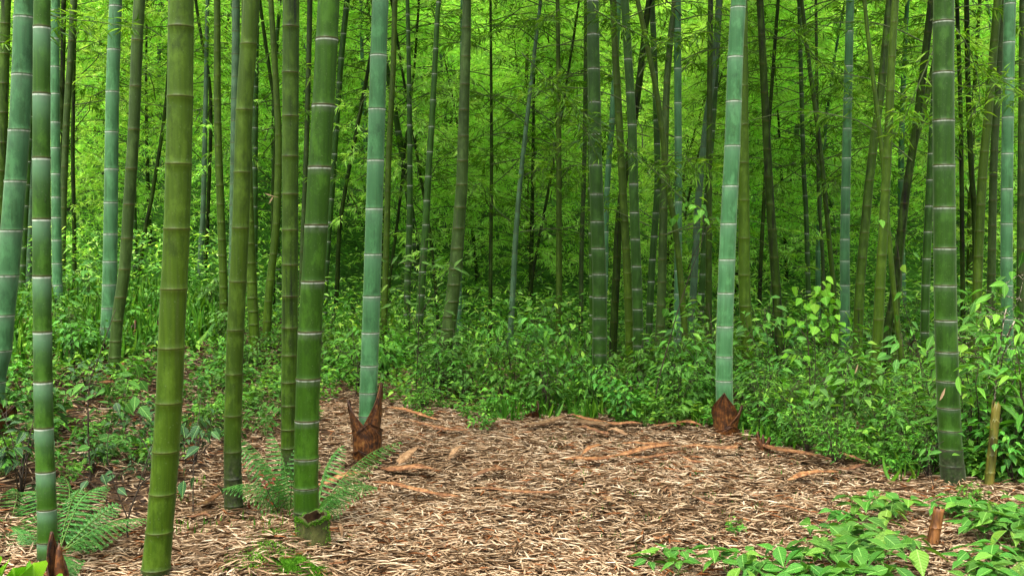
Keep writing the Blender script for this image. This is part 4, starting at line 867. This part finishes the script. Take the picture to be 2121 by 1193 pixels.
for px, py, kd, s, lb in ((1000, 893, 'low', .62, 'small leafy seedling alone in the litter at the clearing back'), (690, 1000, 'low', .3, 'tiny green sprout between stump and fern tip'), (1290, 880, 'low', .45, 'small green seedling by the stacked sheaths'), (1520, 1105, 'low', .3, 'tiny green tuft in the right foreground litter'), (640, 880, 'low', .5, 'small herb right behind the thick green bamboo'), (45, 1030, 'dark', .9, 'dark-leaved shrub at the left edge beside the white-banded bamboo'), (405, 960, 'dark', .75, 'dark-leaved sapling right of the thick olive bamboo'), (880, 870, 'low', .4, 'pale seedling at the left back corner of the clearing'), (2010, 1040, 'low', .4, 'small seedling in the litter under the right edge shrubs')):
    h = hit(px, py); plant(kd, h.x, h.y, s, lb, 'seedling' if kd == 'low' else 'shrub', None, 'seedling' if kd == 'low' else 'shrub')
scatter(12, band(2130, 2500, lambda x: 1000, 2.6), .3, ['light', 'cool', 'light'], rv(.7, 1.1), 'broad-leaved shrub crowding the right edge beside the broken pole', 'shrubs crowding the right edge')
# bright lime leaves in the lower left corner
def big_leaves(label, base, tips, d, lm, w=.45, name='herb'):
    b = at(base[0], base[1], d); z0 = gz(b.x, b.y); root = empty(name, (b.x, b.y, z0), label=label, cat='herb'); gs = Geo(); gl = Geo()
    for (ax, ay, bx, by) in tips:
        a = at(ax, ay, d) - Vector((b.x, b.y, z0)); e = at(bx, by, d - .12) - Vector((b.x, b.y, z0)); gs.tube([(0, 0, -.02), (a.x * .5, .02, a.z * .6), tuple(a)], [.004, .003, .002], 5)
        D = e - a; leaves(gl, [T_BROAD[0]], [tuple(a)], [tuple(D)], [(0, -.6, 1)], D.length, D.length * w, rng.random())
    gs.build('stems', M_STEMG, root); gl.build('leaves', lm, root)
big_leaves('bright lime herb with broad leaves in the lower left corner', (20, 1230), [(-5, 1215, 8, 1150), (30, 1225, 55, 1160), (40, 1230, 20, 1165), (75, 1215, 62, 1155), (85, 1230, 130, 1205), (-20, 1200, -30, 1150)], 3.1, LEAF_LIME, .6)

def sapling(label, d, stems, tips, L0, tp, lm, n_leaf, wr=.6, r=.006, spread=.08, droop=-.8, name='sapling', stem_m=None, cat='sapling', group=None):
    """stems: picture polylines; leaves are gathered round the picture points in tips"""
    b = at(stems[0][0][0], stems[0][0][1], d); z0 = gz(b.x, b.y); O = Vector((b.x, b.y, z0)); root = empty(name, tuple(O), label=label, cat=cat, group=group)
    gs = Geo(); gl = Geo(); rg = np.random.default_rng(len(label) * 7)
    for s in stems:
        dy = rg.normal(0, .06); P = [at(x, y, d) - O + Vector((0, dy * i, 0)) for i, (x, y) in enumerate(s)]
        if s is stems[0]: P = [Vector((P[0].x, 0, -.03))] + P
        P = catmull(P, 4); gs.tube(P, [r * (1.15 - .85 * i / len(P)) * (1 if s is stems[0] else .6) for i in range(len(P))], 5)
    for (px, py, k) in tips:
        c = at(px, py, d) - O; m = int(n_leaf * k)
        off = rg.normal(0, spread, (m, 3)) * [1, 1, .8]; P = np.array(tuple(c)) + off
        for q in P[::2]: gs.tube([tuple(c), tuple(q)], [.0018, .001], 3, cap=False)
        az = np.arctan2(off[:, 1], off[:, 0]) + rg.normal(0, .7, m); el = droop + rg.normal(0, .35, m)
        D = np.stack([np.cos(az) * np.cos(el), np.sin(az) * np.cos(el), np.sin(el)], 1)
        N = np.stack([np.cos(az) * .6 + rg.normal(0, .4, m), np.sin(az) * .6 - .8 + rg.normal(0, .4, m), np.ones(m)], 1)
        Ln = rg.uniform(*L0, m); leaves(gl, tp, P, D, N, Ln, Ln * wr * rg.uniform(.85, 1.1, m), np.clip(rg.normal(.55, .25, m), 0, 1))
    gs.build('stems', stem_m or M_STEM, root); gl.build('leaves', lm, root); return root
sapling('slender sapling with drooping lime heart-shaped leaves right of the clearing', 7.3, [[(1675, 930), (1680, 800), (1678, 700), (1676, 640)], [(1675, 930), (1690, 780), (1691, 690), (1692, 620)], [(1683, 720), (1660, 685), (1640, 672)], [(1680, 870), (1650, 830), (1625, 800)], [(1690, 800), (1735, 760), (1750, 745)], [(1690, 880), (1710, 850), (1730, 800)]],
        [(1700, 590, 1), (1700, 615, 1), (1665, 615, .8), (1722, 620, .8), (1690, 660, 1.3), (1655, 665, 1), (1720, 665, 1), (1750, 655, .5), (1660, 745, .6), (1640, 805, 1), (1745, 765, 1), (1735, 790, 1), (1700, 810, .5)], (.055, .085), T_HEART, LEAF_LIME, 7, .85, .0065, .06)
sapling('tall thin climber with broad leaves hanging on the grey leaning bamboo', 7.9, [[(1345, 900), (1362, 790), (1385, 700), (1400, 640), (1425, 560), (1445, 500), (1448, 440)], [(1425, 560), (1435, 520), (1470, 455)]],
        [(1440, 435, 1.2), (1428, 465, .8), (1470, 455, .9), (1440, 500, .8), (1390, 640, .3), (1410, 610, .3)], (.05, .09), T_HEART, LEAF_SHRUB, 7, .8, .006, .07, name='climber', cat='climber')
sapling('thin twining climber with few blue-green leaves left of the thickest dark green bamboo', 7, [[(1925, 1000), (1918, 830), (1905, 720), (1880, 630), (1876, 560), (1868, 500), (1845, 472), (1822, 462)]],
        [(1822, 462, .4), (1877, 525, .4), (1862, 555, .3), (1880, 606, .4), (1900, 720, .4), (1915, 790, .4)], (.05, .085), T_HEART, LEAF_SHRUB, 4, .65, .0028, .03, name='climber', cat='climber')
sapling('sapling with layered narrow leaves in front of the centre-left bamboo pair', 8.8, [[(862, 800), (868, 700), (872, 600), (876, 535)], [(868, 700), (845, 640), (830, 600)], [(870, 650), (905, 600), (925, 560)], [(864, 720), (900, 690), (920, 660)]],
        [(876, 530, 1.2), (850, 545, 1), (900, 560, 1), (925, 558, .8), (862, 580, 1), (830, 600, 1), (840, 640, 1), (905, 620, 1), (920, 660, 1.2), (860, 660, 1), (885, 690, 1), (835, 690, 1)], (.07, .12), T_LONG, LEAF_HERB, 9, .3, .005, .10, -.1)
sapling('shrubby sapling with drooping glossy leaves behind the clearing centre right', 8.9, [[(1190, 830), (1185, 740), (1180, 680)], [(1188, 780), (1215, 720), (1220, 690)], [(1185, 740), (1165, 700)]],
        [(1170, 690, 1.2), (1190, 680, 1), (1215, 700, 1.2), (1150, 725, 1), (1180, 730, 1), (1225, 730, 1), (1200, 750, 1), (1165, 770, 1)], (.07, .10), T_BROAD, LEAF_SHRUB, 8, .42, .006, .09, -1.2)
sapling('shrubby sapling with drooping leaf bunches below the black centre pole', 9.2, [[(1040, 850), (1035, 760), (1030, 680)], [(1037, 780), (1010, 720)]],
        [(1022, 672, 1.2), (1045, 690, 1), (1010, 700, 1), (1035, 730, 1), (1000, 740, 1)], (.06, .09), T_BROAD, LEAF_SHRUB, 8, .42, .006, .08, -1.1)
sapling('leafy little sapling with a flat top right of the black centre pole', 10.5, [[(1142, 800), (1142, 700), (1141, 640)]], [(1141, 628, 1.4), (1125, 632, 1), (1155, 638, 1)], (.07, .10), T_LONG, LEAF_SHRUB, 6, .4, .004, .07, -.3)
sapling('bright leafy sapling behind the dark olive bamboo on the left bank', 9, [[(190, 720), (188, 620), (180, 540)], [(186, 600), (160, 560)]], [(178, 530, 1), (160, 560, 1), (195, 560, 1), (180, 600, 1.2), (150, 600, 1), (210, 620, .8)], (.06, .1), T_BROAD, LEAF_HERB, 7, .5, .004, .1, -.2)
sapling('dark-stemmed bare sapling left of the thick olive bamboo', 5.3, [[(190, 1020), (183, 900), (185, 800), (205, 740), (240, 640)], [(183, 900), (190, 850)]], [(255, 820, .8), (230, 800, 1), (290, 835, .9), (235, 770, 1), (195, 795, .7), (180, 850, .5), (205, 905, .6)], (.06, .1), T_BROAD, LEAF_HERB, 4, .55, .005, .07, -.4)
sapling('dark forked bare twigs rising from the litter left of the thick olive bamboo', 4.7, [[(265, 1075), (285, 1010), (303, 990), (300, 960), (275, 920), (245, 900)], [(285, 1010), (310, 930), (318, 900)], [(265, 1075), (235, 1000), (220, 930), (235, 840)], [(240, 1060), (180, 990), (115, 960)]], [(245, 900, .5), (235, 850, .7), (240, 990, .9), (255, 1000, .5), (185, 985, .5)], (.04, .07), T_BROAD, LEAF_DARK, 4, .6, .0045, .04, -.5)
sapling('thin sapling with dark toothed leaves right of the thick olive bamboo', 5.2, [[(400, 1070), (385, 980), (378, 900), (370, 850)], [(385, 980), (430, 920), (455, 890)], [(385, 960), (372, 900)]], [(395, 892, .8), (420, 885, .8), (385, 860, 1), (445, 905, .5), (375, 930, .5), (425, 990, .5), (400, 985, .4)], (.06, .1), T_BROAD, LEAF_DARK, 5, .6, .004, .06, -.8)
sapling('reddish seedling beneath the fern by the yellow-green bamboo', 5.2, [[(575, 1060), (560, 1020), (552, 990)], [(575, 1060), (585, 1010)], [(575, 1060), (610, 1010), (620, 985)]], [(555, 1010, 1), (545, 1030, 1), (570, 995, .8), (505, 1040, .5)], (.02, .035), T_BROAD, LEAF_RED, 8, .6, .003, .04, -.2)
sapling('stout speckled stem with a dense leafy head at the right edge', 6.2, [[(2060, 1022), (2062, 900), (2070, 800), (2085, 700), (2100, 640)], [(2070, 800), (2050, 740), (2035, 700)], [(2085, 700), (2110, 660)], [(2064, 900), (2085, 850)]],
        [(2060, 660, 1.6), (2035, 690, 1.3), (2085, 650, 1.6), (2110, 620, 1.6), (2100, 700, 1.6), (2030, 740, 1), (2115, 760, 1.2), (2095, 800, 1), (2110, 570, 1), (2010, 700, .8), (2070, 720, 1.2), (2050, 780, 1), (2110, 880, 1.2), (2095, 930, 1), (2020, 830, .8), (2010, 900, .8)], (.07, .12), T_LONG, LEAF_SHRUB, 9, .38, .010, .10, -.5, stem_m=M_BARKY)
for lb, d_, x, y0, y1 in (('airy green sapling close right of the husk-footed waxy bamboo', 8.0, 1590, 900, 640), ('airy green sapling in front of the upright blue-grey bamboo', 7.6, 1765, 930, 720), ('airy green sapling between the bright olive and the thickest dark green bamboo', 7.4, 1870, 940, 690), ('airy green sapling just right of the thickest dark green bamboo', 7.0, 2015, 960, 650), ('airy green sapling left of the husk-footed waxy bamboo', 8.2, 1440, 880, 650), ('airy green sapling behind the husk-collared bamboo', 8.8, 735, 830, 690)):
    h_ = y0 - y1; sapling(lb, d_, [[(x, y0), (x + 6, y0 - h_ * .5), (x - 4, y1)], [(x + 4, y0 - h_ * .4), (x + 34, y0 - h_ * .65)], [(x + 4, y0 - h_ * .55), (x - 36, y0 - h_ * .8)]],
        [(x - 4, y1, 1), (x + 34, y0 - h_ * .65, 1), (x - 36, y0 - h_ * .8, 1), (x + 14, y1 + 25, .9), (x - 18, y1 + 40, .9), (x + 24, y0 - h_ * .5, .8), (x - 14, y0 - h_ * .45, .8)], (.06, .11), T_BROAD if x % 2 else T_LONG, LEAF_SHRUB if x % 2 else LEAF_COOL, 8, .42, .0045, .09, -.4)
sapling('leafy twig with pale leaves beside the foot of the thickest dark green bamboo', 5.8, [[(1935, 1010), (1925, 960), (1935, 930), (1960, 915)]], [(1960, 935, .8), (1940, 925, .5), (1935, 945, .4)], (.06, .09), T_LONG, LEAF_HERB, 4, .35, .003, .04, -.1)

# grass, as uncountable ground cover
def grass(label, regions, n, h=(.10, .28), wd=.006, lm=LEAF_GRASS, tp=T_BLADE):
    g = Geo(); P = []
    for i in range(n):
        f = regions[i % len(regions)]
        if i % 9 == 0 or not P: q = f()
        else: q = (P[-1][0] + random.gauss(0, .03), P[-1][1] + random.gauss(0, .03))
        P.append(q)
    P = np.array(P); z = ground(P[:, 0], P[:, 1]) - .005; n = len(P); az = rng.random(n) * 6.283; el = rng.uniform(.7, 1.45, n)
    D = np.stack([np.cos(az) * np.cos(el), np.sin(az) * np.cos(el), np.sin(el)], 1); N = np.stack([-np.cos(az), -np.sin(az), np.full(n, .6)], 1) * -1 + [0, 0, 1.2]
    Ln = rng.uniform(h[0], h[1], n); leaves(g, tp, np.column_stack([P, z]), D, N, Ln, wd * rng.uniform(.7, 1.4, n), rng.random(n))
    return tag(g.build('grass', lm), label, 'grass', kind='stuff')
grass('green grass tufts fringing the thickets round the clearing', [band(1040, 1500, lambda x: F_BACK(x) + 4, .9), band(1540, 1930, F_RIGHT, .9), band(1200, 1500, lambda x: F_BACK(x) - 10, 1.6), band(650, 760, lambda x: 760, 2)], 2400, (.08, .2), .005)
grass('grass growing on the bank at the back left', [band(270, 480, lin([(270, 720), (480, 725)]), 3.5), band(0, 300, lin([(0, 780), (300, 740)]), 3)], 2200, (.10, .26), .005)
grass('sparse thin grass shoots in the litter', [band(330, 600, lambda x: 1110, 1.2), band(1300, 1800, lambda x: 1080, 1.6), band(800, 1500, lambda x: 1100, 2.2)], 240, (.03, .08), .003)
grass('tiny green sprouts scattered over the litter', [band(1150, 1800, lambda x: 1150, 3), band(700, 1300, lambda x: 1150, 3), band(100, 600, lambda x: 1120, 2.4)], 900, (.015, .05), .006, LEAF_HERB, T_BROAD)
# low ground cover
def cover(label, regions, n, hmax, L0, lm, name='ground_cover', tp=T_BROAD, wr=.5):
    g = Geo(); P = np.array([regions[i % len(regions)]() for i in range(n)]); z = ground(P[:, 0], P[:, 1]) + rng.random(n) ** 1.3 * hmax + .01
    az = rng.random(n) * 6.283; el = rng.normal(-.1, .35, n); D = np.stack([np.cos(az) * np.cos(el), np.sin(az) * np.cos(el), np.sin(el)], 1)
    N = np.stack([rng.normal(0, .35, n), rng.normal(-.2, .35, n), np.ones(n)], 1); Ln = rng.uniform(*L0, n)
    leaves(g, tp, np.column_stack([P, z]), D, N, Ln, Ln * wr, rng.random(n)); return tag(g.build(name, lm), label, 'ground cover', kind='stuff')
cover('low leafy ground cover on the left bank', [band(-80, 470, lin([(-80, 900), (120, 830), (330, 800), (470, 760)]), 5), band(-80, 470, lin([(-80, 900), (120, 830), (330, 800), (470, 760)]), 5), band(430, 700, lambda x: 835, 4.5)], 9000, .16, (.03, .07), LEAF_SHRUB)
cover('low leafy ground cover beneath the back and right thickets', [band(720, 1540, lambda x: F_BACK(x) - 8, 4.5), band(1540, 2180, lambda x: F_RIGHT(x) - 8, 4.5), band(2000, 2200, lambda x: 1005, 3)], 26000, .22, (.03, .075), LEAF_SHRUB)
def hillreg():
    y = 11.5 + 34 * random.random(); return ((random.random() * 2 - 1) * (.55 * y + 1), y)
cover('mass of small leaves covering the slope floor under the far bamboos', [hillreg], 60000, .8, (.06, .13), LEAF_FAR, 'slope_undergrowth', T_FINE, .3)
def nearhill():
    y = 10.8 + 6 * random.random(); return ((random.random() * 2 - 1) * (.55 * y + 1), y)
cover('leafy undergrowth between the middle-distance bamboos', [nearhill], 26000, .75, (.05, .10), LEAF_SHRUB, 'undergrowth', T_LONG, .35)

# ---------------------------------------------------------------- small single things
def scrap(label, px, py, d, L, wd, name, m, D=(1, 0, .6), cat='dry leaf'):
    p = at(px, py, d); g = Geo(); leaves(g, [T_LIT[1]], [(0, 0, 0)], [D], [(0, -1, .3)], L, wd, .6)
    if name == 'dry_twig':
        g.tube([(-.04, 0, .02), (.0, 0, .0), (.05, 0, -.01)], [.003, .003, .002], 5, rnd=.6); leaves(g, [T_LIT[0]], [(0, 0, 0)], [(-.5, 0, -.8)], [(0, -1, .3)], L, wd, .6)
    o = g.build(name, m); o.location = p; tag(o, label, cat)
scrap('tan dry leaf stuck on the thickest dark green bamboo', 1946, 830, BASES['L62'][1].y - .075, .085, .016, 'dry_leaf', LEAF_DRY, (.35, 0, .9))
scrap('dry forked twig caught on the kinked green bamboo', 566, 407, 9.8, .09, .016, 'dry_twig', LEAF_DRY, (-.6, 0, .2), 'twig')
scrap('white dead leaf hanging in the shrubs near the right thicket', 1770, 775, 6.9, .08, .012, 'dry_leaf', LEAF_DRY, (.3, 0, 1))

# leafy twig hanging into the upper left corner
def hang(label, d, poly, n, lm):
    P = catmull([at(x, y, d) for x, y in poly], 5); O = P[0]; root = empty('bamboo_branch', tuple(O), label=label, cat='branch'); g = Geo(); g.tube([p - O for p in P], [.004 * (1.1 - i / len(P)) + .001 for i in range(len(P))], 5); g.build('stem', M_TWIG, root)
    g = Geo(); A = np.array([tuple(p - O) for p in P]); q = rng.random(n); base = np.stack([np.interp(q, np.linspace(0, 1, len(A)), A[:, c]) for c in range(3)], 1)
    az = rng.random(n) * 6.283; off = np.stack([np.cos(az), np.sin(az), rng.normal(-.1, .5, n)], 1); P2 = base + off * rng.uniform(0, .10, n)[:, None]
    Dd = off + [0, 0, -.3]; Ln = rng.uniform(.06, .11, n); leaves(g, T_FINE, P2, Dd, rng.normal(0, .5, (n, 3)) + [0, 0, 1], Ln, Ln * .15, rng.random(n)); g.build('leaves', lm, root)
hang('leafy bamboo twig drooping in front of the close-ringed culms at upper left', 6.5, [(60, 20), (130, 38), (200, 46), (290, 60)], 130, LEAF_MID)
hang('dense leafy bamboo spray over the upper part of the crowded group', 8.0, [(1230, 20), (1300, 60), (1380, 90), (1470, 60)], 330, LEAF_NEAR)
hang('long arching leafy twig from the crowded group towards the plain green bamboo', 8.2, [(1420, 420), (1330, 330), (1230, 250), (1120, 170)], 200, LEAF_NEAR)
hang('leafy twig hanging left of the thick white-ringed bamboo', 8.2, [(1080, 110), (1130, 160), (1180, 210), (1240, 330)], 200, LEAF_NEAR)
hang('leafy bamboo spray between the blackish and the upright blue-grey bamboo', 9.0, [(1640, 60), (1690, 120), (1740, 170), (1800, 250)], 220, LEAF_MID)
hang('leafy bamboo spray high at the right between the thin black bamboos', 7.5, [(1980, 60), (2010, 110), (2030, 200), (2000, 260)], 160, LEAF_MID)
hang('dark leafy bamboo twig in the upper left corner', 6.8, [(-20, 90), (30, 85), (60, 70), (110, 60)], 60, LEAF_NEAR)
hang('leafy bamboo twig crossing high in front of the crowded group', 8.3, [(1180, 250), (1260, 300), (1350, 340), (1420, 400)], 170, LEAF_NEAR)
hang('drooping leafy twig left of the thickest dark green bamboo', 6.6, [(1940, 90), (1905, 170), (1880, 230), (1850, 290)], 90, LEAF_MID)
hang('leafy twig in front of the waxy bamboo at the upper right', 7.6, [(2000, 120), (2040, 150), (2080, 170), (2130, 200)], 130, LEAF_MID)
hang('leafy twig crossing low in front of the two crossing bamboos', 7.8, [(1840, 230), (1880, 240), (1935, 260), (1990, 250)], 120, LEAF_MID)
